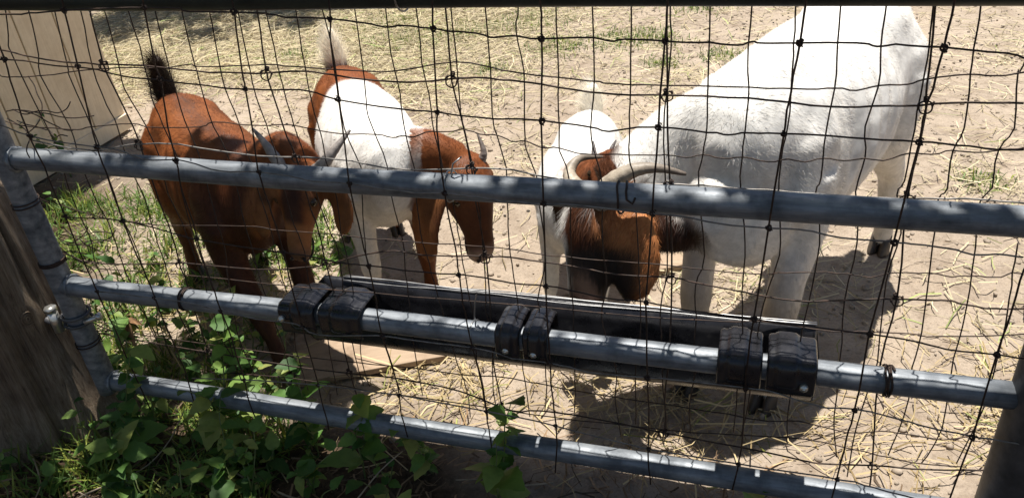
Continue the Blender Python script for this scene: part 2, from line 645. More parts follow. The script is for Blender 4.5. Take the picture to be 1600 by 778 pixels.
# ------------------------------------------------------------------ wire netting on the gate (x,z in millimetres on each sheet's own plane)
WIRES = {
 'Fv': [
  '164,1135 163,1025 161,1006 149,943 144,870 143,779 146,712 148,647 142,585 146,501 147,418 150,350 152,285 153,197 155,112',
  '350,1135 347,1099 332,999 309,887 304,821 301,752 297,667 301,580 303,500 304,425 307,362 310,274 307,205 301,118',
  '528,1135 524,1113 506,1001 508,974 489,884 483,815 475,759 473,674 469,598 471,526 469,461 475,399 473,338 471,262 465,188 474,122',
  '702,1135 699,1096 685,996 682,961 673,889 664,805 665,732 669,664 669,593 666,517 667,430 668,363 666,280 665,210 664,144',
  '878,1135 878,1103 876,1085 868,1038 861,949 857,896 849,787 849,706 854,619 852,531 850,470 858,387 862,314 860,230 862,161',
  '1058,1135 1056,1102 1049,1037 1040,929 1036,903 1033,780 1036,716 1039,645 1038,584 1041,523 1045,452 1052,383 1057,311 1058,244 1058,179 1059,99',
  '1228,1135 1228,1103 1226,1055 1218,922 1212,773 1205,603 1202,426 1203,351 1205,284 1205,208 1197,125',
  '1413,1135 1412,1103 1410,1053 1402,920 1395,772 1386,590 1389,418 1393,344 1393,277 1393,204 1398,136',
  '1595,1135 1595,1104 1593,1052 1588,980 1585,925 1577,757 1568,577 1564,502 1564,441 1566,375 1568,308 1566,247 1558,159',
  '1775,1135 1775,1106 1773,1044 1771,1004 1766,954 1766,911 1759,747 1750,571 1749,404 1745,332 1742,245 1738,163',
  '1939,717 1940,635 1937,556 1937,378 1932,226 1934,151',
 ],
 'Fh': [
  '195,1093 245,1094 310,1099 446,1104 583,1104 612,1098 741,1095 772,1092 798,1087 837,1087 930,1080 972,1072 1003,1074 1054,1069 1122,1062 1152,1056 1180,1058 1226,1054 1306,1056 1329,1051 1352,1054 1410,1052 1472,1050 1511,1046 1530,1051 1552,1051 1666,1051 1692,1047 1715,1050 1771,1046 1849,1039 1869,1033',
  '150,1008 205,1007 257,999 330,997 372,991 423,980 509,975 587,967 640,963 703,961 756,962 807,963 860,948 972,935 1040,931 1141,923 1169,925 1217,922 1297,915 1326,910 1398,919 1476,914 1507,911 1534,915 1563,915 1642,916 1698,912 1767,911 1812,909 1866,904 1897,904',
  '76,870 148,847 260,836 353,829 402,813 483,813 526,809 577,797 657,799 726,797 772,788 853,787 952,777 1034,780 1110,774 1139,770 1156,772 1213,772 1271,773 1393,768 1455,764 1496,757 1576,756 1624,756 1683,748 1758,746 1783,745 1844,741 1867,735 1899,738 1935,736',
  '143,664 320,664 459,638 607,627 671,623 729,619 781,614 859,610 927,610 984,607 1027,609 1093,609 1141,603 1207,603 1251,600 1312,590 1384,590 1455,582 1568,577 1662,571 1750,571 1824,563 1865,555 1937,556 1975,553',
  '143,469 368,470 462,456 556,446 655,445 701,423 841,441 935,438 1027,440 1088,434 1126,424 1202,426 1257,416 1282,413 1389,418 1431,420 1559,422 1603,422 1668,408 1710,402 1750,405 1827,397 1862,389 1937,378 1969,379 2015,376',
  '324,244 605,277 873,284 1113,270 1247,257 1390,237 1619,231 1751,232 1806,221 1878,213',
 ],
 'Bv': [
  '334,1135 331,1080 320,991 320,958 336,845 337,759 339,672 338,592 335,508 330,432 329,353 327,265 334,176',
  '693,1135 692,1073 684,984 682,952 687,862 701,800 704,711 711,631 712,567 712,478 711,413 706,334 704,246 711,180',
  '1047,1135 1047,1082 1045,978 1044,949 1053,874 1061,797 1061,737 1065,651 1069,567 1063,481 1061,415 1058,334 1063,251 1063,177',
  '1404,1135 1404,1084 1406,944 1413,790 1422,597 1422,466 1421,405 1415,327 1416,249 1413,185',
  '1766,1135 1767,1085 1772,1017 1778,949 1782,903 1779,787 1794,605 1790,446 1811,208 1815,132',
 ],
 'Bh': [
  '74,1004 163,989 225,981 308,977 413,976 530,968 582,965 660,966 767,971 821,966 938,954 1011,960 1056,964 1112,966 1151,963 1201,957 1283,946 1348,944 1469,945 1559,939 1650,933 1709,934 1770,939 1834,944 1903,945',
  '59,807 205,790 309,806 374,813 434,813 611,797 775,800 893,788 953,786 1057,796 1137,798 1232,783 1397,784 1428,786 1492,789 1572,784 1692,784 1773,785 1859,790 1904,789 1938,789',
  '-45,563 52,497 244,507 348,521 533,522 696,550 791,583 878,605 931,598 1001,605 1057,609 1121,611 1239,604 1322,597 1410,597 1430,598 1474,592 1589,576 1657,577 1768,594 1839,600 1867,601 1899,597 1940,596 1980,601',
  '-3,277 281,268 560,261 727,263 840,265 973,250 1088,219 1152,227 1277,226 1440,213 1620,202 1713,197 1810,208 1880,217 1954,228 1995,240',
 ],
 'Cv': [
  '131,1135 124,1078 92,1010 93,993 98,935 104,834 110,773 100,711 92,634 100,565 84,498 85,435 76,372 68,296 74,223',
  '188,1135 183,1078 159,991 147,950 168,839 159,777 161,691 166,605 167,533 164,447 168,381 173,311 181,235',
  '247,1135 243,1079 221,971 216,945 228,841 223,781 216,712 214,630 219,556 221,470 222,400 205,321 201,241',
  '307,1135 304,1078 287,972 283,889 292,841 288,754 293,680 290,594 285,510 281,446 275,363 282,299 289,236',
  '362,1135 361,1078 351,977 346,926 362,847 371,781 365,694 371,624 376,545 379,457 376,392 372,323 387,262 388,177',
  '419,1135 417,1078 410,978 404,910 410,853 415,769 401,704 393,626 393,538 396,455 396,376 395,296 387,211',
  '477,1135 475,1079 464,981 463,929 466,862 472,793 469,715 467,628 462,561 448,491 434,404 425,332 431,263 435,191',
  '535,1135 534,1079 524,980 524,937 529,853 540,803 540,727 536,646 532,558 533,479 535,390 542,300 538,231',
  '594,1135 592,1077 582,1005 581,936 588,862 588,800 592,712 593,625 590,558 593,489 592,405 577,325 573,257 575,181',
  '654,1135 652,1075 643,962 644,922 649,863 651,802 652,733 654,643 661,574 655,492 667,413 663,331 660,254 651,178',
  '709,1135 708,1082 705,979 709,884 709,862 716,787 725,712 731,650 742,582 737,511 726,441 725,369 726,283 729,222',
  '766,1135 766,1083 761,974 758,889 763,860 763,795 765,710 761,633 760,559 756,474 752,384 739,296 746,225',
  '821,1135 821,1082 823,1013 820,961 817,862 832,782 822,704 813,641 804,572 810,492 805,431 805,352 817,272 823,203',
  '882,1135 881,1083 874,958 869,899 875,864 890,788 885,718 895,633 887,546 884,466 876,390 875,301 877,219',
  '938,1135 938,1082 936,1006 939,929 936,867 946,788 938,713 936,646 945,580 950,493 962,412 973,327 985,252 985,173',
  '993,1135 993,1082 992,989 994,909 993,869 1003,797 1013,718 1014,657 1017,583 1022,496 1024,414 1019,342 1025,264 1027,174',
  '1057,1135 1056,1081 1053,993 1051,899 1053,872 1061,785 1065,702 1061,621 1059,538 1053,472 1063,412 1054,343 1047,261 1052,176',
  '1116,1135 1115,1081 1111,974 1109,898 1110,874 1124,798 1120,729 1117,653 1117,592 1122,505 1122,441 1119,351 1123,287 1125,199',
  '1172,1135 1170,1083 1163,1043 1170,975 1165,876 1165,834 1180,785 1180,727 1186,647 1181,584 1164,514 1169,449 1170,381 1168,292 1160,223',
  '1231,1135 1231,1083 1229,973 1225,879 1225,837 1239,783 1236,651 1233,564 1235,502 1232,420 1232,359 1229,293 1226,232',
  '1290,1135 1289,1082 1288,963 1280,881 1285,840 1297,780 1296,657 1301,567 1289,489 1303,424 1317,357 1313,277 1325,187',
  '1349,1135 1349,1083 1347,959 1345,883 1345,831 1354,784 1359,662 1363,581 1365,501 1363,435 1355,371 1356,295 1356,224',
  '1408,1135 1408,1083 1410,1016 1406,952 1401,886 1406,787 1413,613 1402,531 1404,469 1408,402 1410,325 1418,255 1415,184',
  '1466,1135 1466,1082 1468,959 1469,888 1466,841 1461,784 1477,647 1463,581 1467,511 1467,450 1471,384 1463,296 1467,221',
  '1525,1135 1525,1082 1525,997 1530,958 1530,891 1528,840 1529,783 1544,679 1545,598 1549,526 1554,452 1551,381 1552,320 1551,237',
  '1585,1135 1586,1084 1589,1026 1591,973 1593,893 1588,841 1589,781 1601,684 1595,621 1583,552 1578,478 1575,388 1574,310 1566,232',
  '1645,1135 1646,1085 1649,1026 1653,958 1649,896 1651,808 1646,783 1663,690 1657,559 1652,498 1653,425 1649,363 1648,298 1654,229',
  '1704,1135 1705,1085 1707,1024 1712,963 1704,898 1710,848 1705,789 1720,695 1715,579 1725,447 1728,368 1733,287 1747,211',
  '1763,1135 1764,1084 1770,1024 1771,974 1771,900 1772,810 1765,787 1781,719 1774,625 1784,456 1780,388 1773,318 1771,247 1773,161',
  '1822,1135 1823,1084 1827,1020 1830,983 1837,903 1828,867 1833,803 1825,780 1830,705 1844,528 1841,454 1848,338 1835,237',
  '1894,1135 1893,998 1888,986 1900,906 1888,871 1893,807 1882,782 1890,705 1902,582 1901,481 1913,319 1895,225',
  '1947,716 1952,661 1962,583 1965,511 1969,376 1952,237',
 ],
 'Ch': [
  '39,949 60,945 138,948 266,963 348,969 441,970 484,974 523,980 543,975 661,980 705,981 766,975 892,972 939,972 1051,991 1115,983 1150,976 1281,963 1313,960 1376,958 1468,959 1558,957 1615,957 1653,961 1684,957 1716,965 1751,968 1771,976 1829,984 1861,981 1895,988',
  '-13,851 48,836 126,834 190,834 228,841 341,853 370,847 499,852 529,863 626,860 707,862 794,851 876,852 911,847 932,853 955,851 991,862 1023,862 1052,869 1084,862 1115,861 1140,850 1165,850 1192,840 1226,842 1257,835 1325,834 1389,837 1410,840 1439,836 1465,841 1497,835 1528,840 1568,835 1598,841 1623,837 1651,844 1680,841 1710,848 1736,847 1771,859 1803,858 1828,867 1856,866 1888,871 1920,875',
  '51,646 150,622 238,615 338,615 408,619 561,630 599,626 715,626 826,627 933,626 1031,627 1121,629 1175,622 1257,620 1350,621 1429,622 1511,617 1585,622 1599,626 1660,632 1711,635 1747,634 1781,644 1836,649 1869,647 1893,653 1929,651 1952,661 1968,659',
  '79,475 352,486 600,487 903,494 1110,499 1364,504 1516,512 1594,518 1705,515 1763,518 1828,526 1853,524 1929,532 1993,549',
  '95,287 375,287 641,289 762,291 883,295 978,299 1094,306 1201,295 1304,294 1492,288 1613,285 1670,291 1754,283 1813,294 1846,294 1917,296 1960,311',
  '310,198 546,216 742,212 850,211 1047,214 1172,211 1365,220 1519,231 1617,242 1669,249 1717,245 1776,240 1836,234 1879,226 1968,236',
 ],
}


SHEETS = {
    'F': ("woven_wire_panel", "coarse rusty field fence sheet with square knots, laid over the front of the rails", -0.040, 0.0016, 0.0015),
    'B': ("woven_wire_panel", "wide rusty fence sheet with ring knots, hung behind the rails", 0.031, 0.0016, 0.0017),
    'C': ("woven_wire_panel", "fine wavy rusty wire netting with narrow cells, hung behind the rails", 0.036, 0.00125, 0.00125),
}


def pts_of(s):
    return [tuple(int(a) / 1000.0 for a in q.split(',')) for q in s.split()]


def crossings(a, b):
    out = []
    for i in range(len(a) - 1):
        for j in range(len(b) - 1):
            x1, y1 = a[i]; x2, y2 = a[i + 1]; x3, y3 = b[j]; x4, y4 = b[j + 1]
            d = (x1 - x2) * (y3 - y4) - (y1 - y2) * (x3 - x4)
            if abs(d) < 1e-9: continue
            t = ((x1 - x3) * (y3 - y4) - (y1 - y3) * (x3 - x4)) / d
            u = ((x1 - x3) * (y1 - y2) - (y1 - y3) * (x1 - x2)) / d
            if 0 <= t <= 1 and 0 <= u <= 1:
                out.append((x1 + t * (x2 - x1), y1 + t * (y2 - y1)))
                return out
    return out


def build_netting():
    # knot shapes, shared
    mb = MB()
    for sgn in (-1, 1):
        ring = [(0.0052 * cos(q) , sgn * 0.002 + 0.0028 * sin(2 * q), 0.0052 * sin(q)) for q in [2 * pi * k / 12 for k in range(12)]]
        mb.tube(ring, 0.0017, 6, closed=True)
    mb.tube([(-0.006, -0.002, 0.006), (0.001, -0.004, 0.0), (0.007, -0.002, -0.005)], 0.0016, 6)
    mb.tube([(0.006, -0.003, 0.007), (0.004, -0.005, 0.010), (0.001, -0.004, 0.010)], 0.0014, 6)
    knot = mb.mesh("knot")
    knot.materials.append(M['wire'])
    mb = MB()
    ring = [(0.0115 * cos(q), 0.003 * sin(3 * q), -0.004 + 0.0125 * sin(q) * (1.15 if sin(q) < 0 else 0.85)) for q in [2 * pi * k / 20 for k in range(20)]]
    mb.tube(ring, 0.0016, 6, closed=True)
    for dz in (0.006, 0.0095, 0.013):
        rr = [(0.004 * cos(q), 0.004 * sin(q), dz + 0.0008 * sin(q)) for q in [2 * pi * k / 10 for k in range(10)]]
        mb.tube(rr, 0.0016, 6, closed=True)
    for dx in (-0.012, 0.012):
        rr = [(dx + 0.0012 * sin(q), 0.0038 * cos(q), 0.0038 * sin(q)) for q in [2 * pi * k / 10 for k in range(10)]]
        mb.tube(rr, 0.0017, 6, closed=True)
    ringk = mb.mesh("ring_knot")
    ringk.materials.append(M['wire'])
    for L, (nm, lab, Y, rv, rh) in SHEETS.items():
        t = thing(nm, lab, "wire fence", (0.0, Y, 0.0), 0, "wire sheets tied to the gate")
        vs = [pts_of(s) for s in WIRES[L + 'v']]
        hs = [pts_of(s) for s in WIRES[L + 'h']]
        for kind, lst, rad in (('v', vs, rv), ('h', hs, rh)):
            for wi, w in enumerate(lst):
                ph = random.uniform(0, 6)
                amp = 0.0025 if L != 'F' else 0.0015
                path = []
                for (x, z) in w:
                    yy = amp * sin(x * 40 + z * 31 + ph)
                    if L == 'F' and kind == 'h': yy += 0.002
                    if L == 'F': yy += -0.001
                    path.append((x, yy + (0.0012 if kind == 'v' else -0.0012), z))
                sp = smooth_path(path, 3)
                # small bends left by handling
                sp = [p + Vector((random.gauss(0, 0.0005), random.gauss(0, 0.0006), random.gauss(0, 0.0005))) for p in sp]
                mb = MB()
                mb.tube(sp, rad, 6)
                mb.build("wire", M['dull_zinc'] if kind == 'h' and (L + str(wi)) in ('F2', 'F4', 'B1', 'F5') else M['wire'], t)
        if L in 'FB':
            for v in vs:
                for h in hs:
                    for (x, z) in crossings(v, h):
                        o = link("knot" if L == 'F' else "ring_knot", knot if L == 'F' else ringk, None, t, (x, -0.001, z))
                        o.rotation_euler = (random.uniform(-.25, .25), random.uniform(-.5, .5), random.uniform(-.3, .3))
                        ks = random.uniform(.62, .85); o.scale = (ks, ks, ks)


build_netting()


def build_ties():
    def loop(x, z, turns, rad, wr, dx, name, label, mat, tail=None, axis='x', y0=0.0):
        mb = MB()
        n = int(turns * 22)
        path = []
        for i in range(n + 1):
            q = 2 * pi * i / 22 + 0.6
            if axis == 'x':
                path.append((dx * i / n + 0.001 * sin(i), rad * cos(q), rad * sin(q)))
            else:
                path.append((rad * cos(q), rad * sin(q), dx * i / n))
        if tail:
            path += [Vector(path[-1]) + Vector(p) for p in tail]
        mb.tube(path, wr, 6)
        o = mb.build(name, mat, None, True, (x, y0, z))
        tag(o, label, "wire tie", "wire ties on the gate")
    r = GATE_R + 0.002
    loop(0.345, RAIL_Z[2], 2.3, r, 0.0017, 0.012, "wire_tie", "dark double wire tie on the third rail left of the trough", M['wire'])
    loop(1.792, RAIL_Z[2], 3.2, r + 0.001, 0.002, 0.014, "wire_tie", "dark thick wire tie on the third rail right of the trough", M['wire'])
    loop(1.036, RAIL_Z[2], 1.15, r, 0.0016, 0.006, "wire_tie", "bright wire loop with upright tail on the third rail between brackets", M['bright_wire'], [(0.003, -0.01, 0.02), (0.006, -0.006, 0.05), (0.012, -0.004, 0.075), (0.006, -0.002, 0.055)])
    loop(1.024, RAIL_Z[1], 1.2, r + 0.002, 0.0015, 0.010, "wire_tie", "thin grey wire loop on the second rail in front of the two-tone goat", M['bright_wire'], [(0.006, 0.0, 0.02), (0.02, 0.01, 0.03)])
    loop(1.330, RAIL_Z[1], 1.3, r + 0.002, 0.0019, 0.018, "wire_tie", "black hooked wire tie on the second rail in front of the horned goat", M['wire'], [(0.002, -0.006, -0.012), (0.012, -0.008, -0.018), (0.016, -0.004, -0.008)])
    loop(0.985, RAIL_Z[0], 1.3, r + 0.002, 0.0016, 0.012, "wire_tie", "pale wire tie on the top rail", M['bright_wire'], [(0.004, -0.004, -0.016), (0.016, -0.004, -0.024), (0.024, -0.002, -0.02)])
    loop(0.0, 0.655, 2.4, 0.029, 0.0016, 0.02, "wire_tie", "dark wire wound round the gate upright below the second rail", M['wire'], [(0.03, 0.02, -0.01), (0.05, 0.03, -0.03)], 'z')
    loop(0.0, 0.505, 3.2, 0.029, 0.0016, 0.012, "wire_tie", "dark wire wound round the gate upright above the third rail", M['wire'], [(0.03, 0.01, 0.0), (0.06, 0.02, -0.012)], 'z')
    loop(0.0, 0.265, 2.2, 0.029, 0.0016, 0.02, "wire_tie", "dark wire wound round the gate upright under the hinge", M['wire'], [(0.03, 0.02, -0.01), (0.06, 0.03, -0.02)], 'z')
    # tangle of loose wire ends where the netting is bunched at the upright
    for (x, y, z, n, w, lab) in ((0.085, 0.03, 0.845, 6, 0.07, "tangle of loose rusty wire ends above the second rail by the upright"),
                                 (0.05, 0.04, 0.55, 6, 0.06, "tangle of loose rusty wire ends beside the upright above the third rail"),
                                 (0.03, 0.04, 0.28, 5, 0.05, "tangle of loose rusty wire ends beside the upright above the bottom rail")):
        t = thing("wire_tangle", lab, "wire", (x, y, z), 0, "loose wire ends at the upright")
        for k in range(n):
            mb = MB()
            p = Vector((random.uniform(-w, -w * .5), random.uniform(-.012, .012), random.uniform(-.03, .05)))
            path = [p.copy()]
            d = Vector((1, random.uniform(-.2, .2), random.uniform(-.6, .3))).normalized()
            for i in range(7):
                d = (d + Vector((random.gauss(0, .25), random.gauss(0, .2), random.gauss(0, .35)))).normalized()
                p = p + d * w * 0.32
                path.append(p.copy())
            mb.tube(smooth_path(path, 3), 0.0013, 5)
            mb.build("wire", M['wire'], t)


build_ties()


# ------------------------------------------------------------------ feed trough
def build_trough():
    x0, x1 = 0.610, 1.688
    t = thing("feed_trough", "long black plastic feed trough hooked over the third rail", "trough", (0, 0, 0))
    # U-shaped shell: outer and inner profile in (y, z)
    outer = [(0.046, 0.430), (0.048, 0.40), (0.055, 0.345), (0.068, 0.318), (0.085, 0.305), (0.115, 0.305), (0.132, 0.318), (0.143, 0.350), (0.150, 0.395), (0.156, 0.418), (0.166, 0.420), (0.168, 0.428)]
    inner = [(0.162, 0.432), (0.151, 0.426), (0.145, 0.395), (0.137, 0.352), (0.127, 0.325), (0.112, 0.312), (0.088, 0.312), (0.072, 0.325), (0.060, 0.35), (0.053, 0.40), (0.051, 0.430)]
    prof = outer + inner
    n = 26
    mb = MB()
    verts, faces = [], []
    for i in range(n + 1):
        x = x0 + (x1 - x0) * i / n
        sag = -0.004 * sin(pi * i / n)
        for (y, z) in prof:
            verts.append((x, y + 0.004 * sin(pi * i / n) * (1 if y > 0.10 else 0), z + sag))
    m = len(prof)
    for i in range(n):
        for k in range(m):
            k2 = (k + 1) % m
            faces.append((i * m + k, (i + 1) * m + k, (i + 1) * m + k2, i * m + k2))
    mb.add(verts, faces)
    # closed ends
    for x in (x0, x1):
        mb.add([(x + (0.003 if x == x0 else -0.003), y, z) for (y, z) in outer], [tuple(range(len(outer)))])
        mb.add([(x - (0.003 if x == x0 else -0.003), y, z) for (y, z) in outer], [tuple(range(len(outer)))])
    mb.build("tub", M['plastic'], t)
    # bright wires lying along the far lip
    for k, (dy, dz, r) in enumerate(((0.0, 0.006, 0.0019), (0.008, 0.002, 0.0014), (-0.009, 0.004, 0.0012))):
        mb = MB()
        path = [(0.66 + 1.03 * i / 14, 0.160 + dy + 0.0016 * sin(i * 1.3 + k), 0.428 + dz + 0.002 * sin(i * .9 + 2 * k)) for i in range(15)]
        mb.tube(smooth_path(path, 3), r, 7)
        mb.build("lip_wire", M['bright_wire'], t)

    # hook brackets that grip the rail: a ribbed plastic saddle
    zr = RAIL_Z[2]
    prof2 = [(-0.0335, zr - 0.030), (-0.0345, zr - 0.014), (-0.0345, zr + 0.006), (-0.0335, zr + 0.020), (-0.030, zr + 0.029), (-0.022, zr + 0.035), (-0.008, zr + 0.037), (0.015, zr + 0.037), (0.042, zr + 0.036), (0.058, zr + 0.032), (0.066, zr + 0.020), (0.070, zr - 0.02)]

    prof2 = [(q.x, q.y) for q in smooth_path([Vector((y, z, 0)) for y, z in prof2], 3)]

    def saddle(a, b, rib):
        mbs = MB()
        nx = 44
        vs, fs = [], []
        for i in range(nx + 1):
            u = i / nx
            x = a + (b - a) * u
            edge = min(u, 1 - u) * (b - a)
            e = 0.0 if edge > 0.006 else -0.005 * (1 - edge / 0.006) ** 2
            ribh = 0.0065 / (1 + math.exp(-(0.22 - abs(u - rib)) / 0.025))
            for j, (y, z) in enumerate(prof2):
                cy, cz = 0.018, zr + 0.002
                d = Vector((y - cy, z - cz)); ln = d.length
                s = (ln + e + ribh * min(1, max(0, (z - zr + 0.016) / 0.008))) / ln
                vs.append((x, cy + d.x * s, cz + d.y * s))
        mm = len(prof2)
        for i in range(nx):
            for j in range(mm - 1):
                fs.append((i * mm + j, i * mm + j + 1, (i + 1) * mm + j + 1, (i + 1) * mm + j))
        mbs.add(vs, fs)
        o = mbs.build("bracket", M['plastic'], t)
        sm = o.modifiers.new("thick", 'SOLIDIFY'); sm.thickness = 0.003; sm.offset = 1
        return o

    def bolt(parent, x, z):
        mbx = MB()
        mbx.tube([(0, 0.006, 0), (0, -0.003, 0), (0, -0.0055, 0), (0, -0.007, 0)], [0.0075, 0.0075, 0.006, 0.002], 14)
        mbx.tube([(0, -0.006, 0), (0, -0.008, 0)], 0.0035, 6)
        mbx.build("bolt", M['zinc_bolt'], parent, True, (x, -0.0365, z))
    b = saddle(0.607, 0.693, 0.62); bolt(b, 0.618, 0.452)
    saddle(0.702, 0.800, 0.55)
    b = saddle(1.090, 1.140, 0.5); bolt(b, 1.114, 0.440)
    b = saddle(1.146, 1.196, 0.5); bolt(b, 1.170, 0.438)
    saddle(1.512, 1.590, 0.45)
    b = saddle(1.598, 1.682, 0.40); bolt(b, 1.662, 0.437)


build_trough()


def build_boards():
    def board(name, label, cx, cy, lx, ly, th, rz, tilt, cut=None):
        mb = MB()
        h = th / 2
        pts = cut or [(-lx / 2, -ly / 2), (lx / 2, -ly / 2), (lx / 2, ly / 2), (-lx / 2, ly / 2)]
        n = len(pts)
        mb.add([(x, y, -h) for x, y in pts] + [(x, y, h) for x, y in pts],
               [tuple(range(n - 1, -1, -1)), tuple(range(n, 2 * n))] + [(k, (k + 1) % n, n + (k + 1) % n, n + k) for k in range(n)])
        o = mb.build(name, M['plywood'], None, False, (cx, cy, gz(cx, cy) + th / 2 + 0.012))
        o.rotation_euler = (tilt, radians(1.5), rz)
        bevel(o, 0.002)
        tag(o, label, "board", "offcuts of board on the paddock floor")
    board("wooden_board", "tan plywood offcut on the ground under the trough", 0.525, 0.410, 0.42, 0.21, 0.019, radians(29), radians(2))
    board("wooden_board", "pale board end beside the horned goat's foreleg", 1.255, 1.045, 0.36, 0.20, 0.02, radians(33), radians(1))


build_boards()


# ------------------------------------------------------------------ goats
def loft(mb, stations, seg=20):
    """stations: (centre, half-width vector, half-height vector); closed with a point at both ends"""
    verts, faces = [], []
    for c, w, h in stations:
        c, w, h = Vector(c), Vector(w), Vector(h)
        for k in range(seg):
            a = 2 * pi * k / seg
            verts.append(c + w * cos(a) + h * sin(a))
    n = len(stations)
    for i in range(n - 1):
        for k in range(seg):
            k2 = (k + 1) % seg
            faces.append((i * seg + k, i * seg + k2, (i + 1) * seg + k2, (i + 1) * seg + k))
    faces.append(tuple(range(seg - 1, -1, -1)))
    faces.append(tuple((n - 1) * seg + k for k in range(seg)))
    mb.add(verts, faces)


TORSO = [(-.375, .520, .020, .030), (-.355, .522, .060, .072), (-.315, .520, .092, .105), (-.25, .510, .110, .128), (-.16, .488, .122, .148), (-.05, .468, .138, .163),
         (.06, .462, .138, .166), (.15, .468, .125, .166), (.22, .482, .108, .155), (.28, .498, .088, .128), (.325, .508, .058, .090), (.35, .512, .022, .040)]


def ease(t): return t * t * (3 - 2 * t)


def smoothstep(a, b, x):
    t = np.clip((x - a) / (b - a), 0, 1)
    return t * t * (3 - 2 * t)


def vnoise(P, f, seed=0.0):
    """cheap smooth noise for an array of points: sums of skewed sines"""
    r = np.zeros(len(P))
    rs = np.random.default_rng(int(seed * 100) + 5)
    for o in range(5):
        d = rs.normal(size=3); d /= np.linalg.norm(d)
        e = rs.normal(size=3); e /= np.linalg.norm(e)
        k = f * rs.uniform(.6, 1.8)
        r += np.sin(P @ d * k + rs.uniform(0, 6) + 1.3 * np.sin(P @ e * k * 0.8 + rs.uniform(0, 6)))
    return r / 3.2


def build_goat(name, label, loc, heading, s, poll, nose, face_up, ears, horns, feet, tail, colour, fat=1.0, hair_len=0.016, n_hair=80000, neck_thick=1.0, neck_mid=None, beard=None, throat=None, seed=1, brisket=False, short=0.0, hf=1.17, ribs=1.0, horn_col=((0.25, 0.20, 0.16), (0.10, 0.08, 0.07))):
    rz = radians(heading)
    loc = Vector((loc[0], loc[1], gz(loc[0], loc[1])))
    root = thing(name, label, "goat", loc, rz, "goats at the trough")
    root.scale = (s, s, s)
    inv = Matrix.Rotation(-rz, 3, 'Z')
    L = lambda p: (inv @ (Vector(p) - loc)) / s
    D = lambda v: (inv @ Vector(v))
    P = L(poll); N = L(nose)
    d = (N - P); hl = d.length; d.normalize()
    u = D(face_up); u = (u - d * u.dot(d)).normalized()
    lt = u.cross(d)
    zt = lambda z: z - short * min(1.0, max(0.0, z) / 0.33)
    mb = MB()
    X, Y, Z = Vector((1, 0, 0)), Vector((0, 1, 0)), Vector((0, 0, 1))
    loft(mb, [((x, 0, zt(z) - (fat - 1) * .05), Y * w * fat, Z * h * (1 + (fat - 1) * .6)) for x, z, w, h in TORSO], 26)
    if brisket:
        loft(mb, [((.10, 0, zt(.40)), Y * .06, Z * .05), ((.20, 0, zt(.385)), Y * .088, Z * .085), ((.28, 0, zt(.395)), Y * .088, Z * .095), ((.33, 0, zt(.42)), Y * .068, Z * .085), ((.37, 0, zt(.45)), Y * .03, Z * .04)], 18)
    # haunch and shoulder masses
    for sx in (-1, 1):
        loft(mb, [((-.25, sx * .072, zt(.57)), X * .05, Y * .03), ((-.25, sx * .078, zt(.53)), X * .085, Y * .05), ((-.235, sx * .082, zt(.46)), X * .088, Y * .054), ((-.215, sx * .084, zt(.40)), X * .062, Y * .045), ((-.20, sx * .084, zt(.355)), X * .03, Y * .03)], 16)
        loft(mb, [((.19, sx * .068, zt(.59)), X * .035, Y * .02), ((.21, sx * .080, zt(.53)), X * .068, Y * .038), ((.225, sx * .084, zt(.45)), X * .066, Y * .042), ((.205, sx * .082, zt(.38)), X * .045, Y * .036), ((.20, sx * .08, zt(.34)), X * .028, Y * .028)], 16)
    # legs
    hoofs = []

    def leg(joints, foot):
        fx, fy = foot
        pts = []
        for (x, y, z, r) in joints:
            k = max(0.0, 1 - z / 0.42)
            pts.append((Vector((x + fx * k, y + fy * k, zt(z))), r))
        path = [p for p, r in pts]
        rad = [r for p, r in pts]
        sub = 4
        sp = smooth_path(path, sub)
        rr = list(np.interp(np.arange(len(sp)) / sub, np.arange(len(rad)), rad))
        mb.tube(sp, rr, 14)
        hoofs.append((pts[-1][0], (pts[-1][0] - pts[-2][0])))
    for i, sx in enumerate((1, -1)):       # left, right
        leg([(.215, sx * .078, .47, .055), (.20, sx * .084, .36, .043), (.213, sx * .083, .27, .030), (.219, sx * .082, .195, .0290), (.216, sx * .082, .125, .0180), (.214, sx * .082, .065, .0215), (.228, sx * .082, .028, .0205)], feet[i])
        leg([(-.245, sx * .076, .47, .07), (-.205, sx * .086, .37, .055), (-.245, sx * .083, .29, .036), (-.300, sx * .08, .215, .0285), (-.287, sx * .08, .13, .0185), (-.282, sx * .08, .065, .0215), (-.268, sx * .08, .028, .0205)], feet[2 + i])
    # neck
    nb = Vector((.235, 0, zt(.535)))
    ne = P - d * 0.005 - u * 0.030
    mid = (nb + ne) / 2 + Vector((.02, 0, .012)) if neck_mid is None else L(neck_mid)
    axis_pts = smooth_path([nb - Vector((.07, 0, .01)), nb, mid, ne], 5)
    m = len(axis_pts)
    st = []
    for i, p in enumerate(axis_pts):
        f = i / (m - 1)
        a = axis_pts[max(0, i - 1)]; b = axis_pts[min(m - 1, i + 1)]
        t = (b - a).normalized()
        side = Y.lerp(lt, ease(f))
        side = (side - t * side.dot(t)).normalized()
        hh = t.cross(side)
        w = (.075 * (1 - f) + .047 * f) * neck_thick
        h = (.120 * (1 - f) ** 1.2 + .058 * (1 - (1 - f) ** 1.2)) * neck_thick
        st.append((p, side * w, hh * h))
    loft(mb, st, 20)
    # head, sizes as shares of the head length .24
    k = hl / 0.24
    HEAD = [(-.030, -.020, .022, .026), (-.012, -.018, .040, .046), (.015, -.018, .049, .056), (.045, -.017, .050, .060), (.075, -.016, .0485, .059), (.105, -.017, .039, .051), (.140, -.015, .0305, .041), (.172, -.015, .0255, .033), (.198, -.018, .026, .0305), (.220, -.022, .0265, .0265), (.236, -.026, .020, .019), (.245, -.029, .010, .010)]
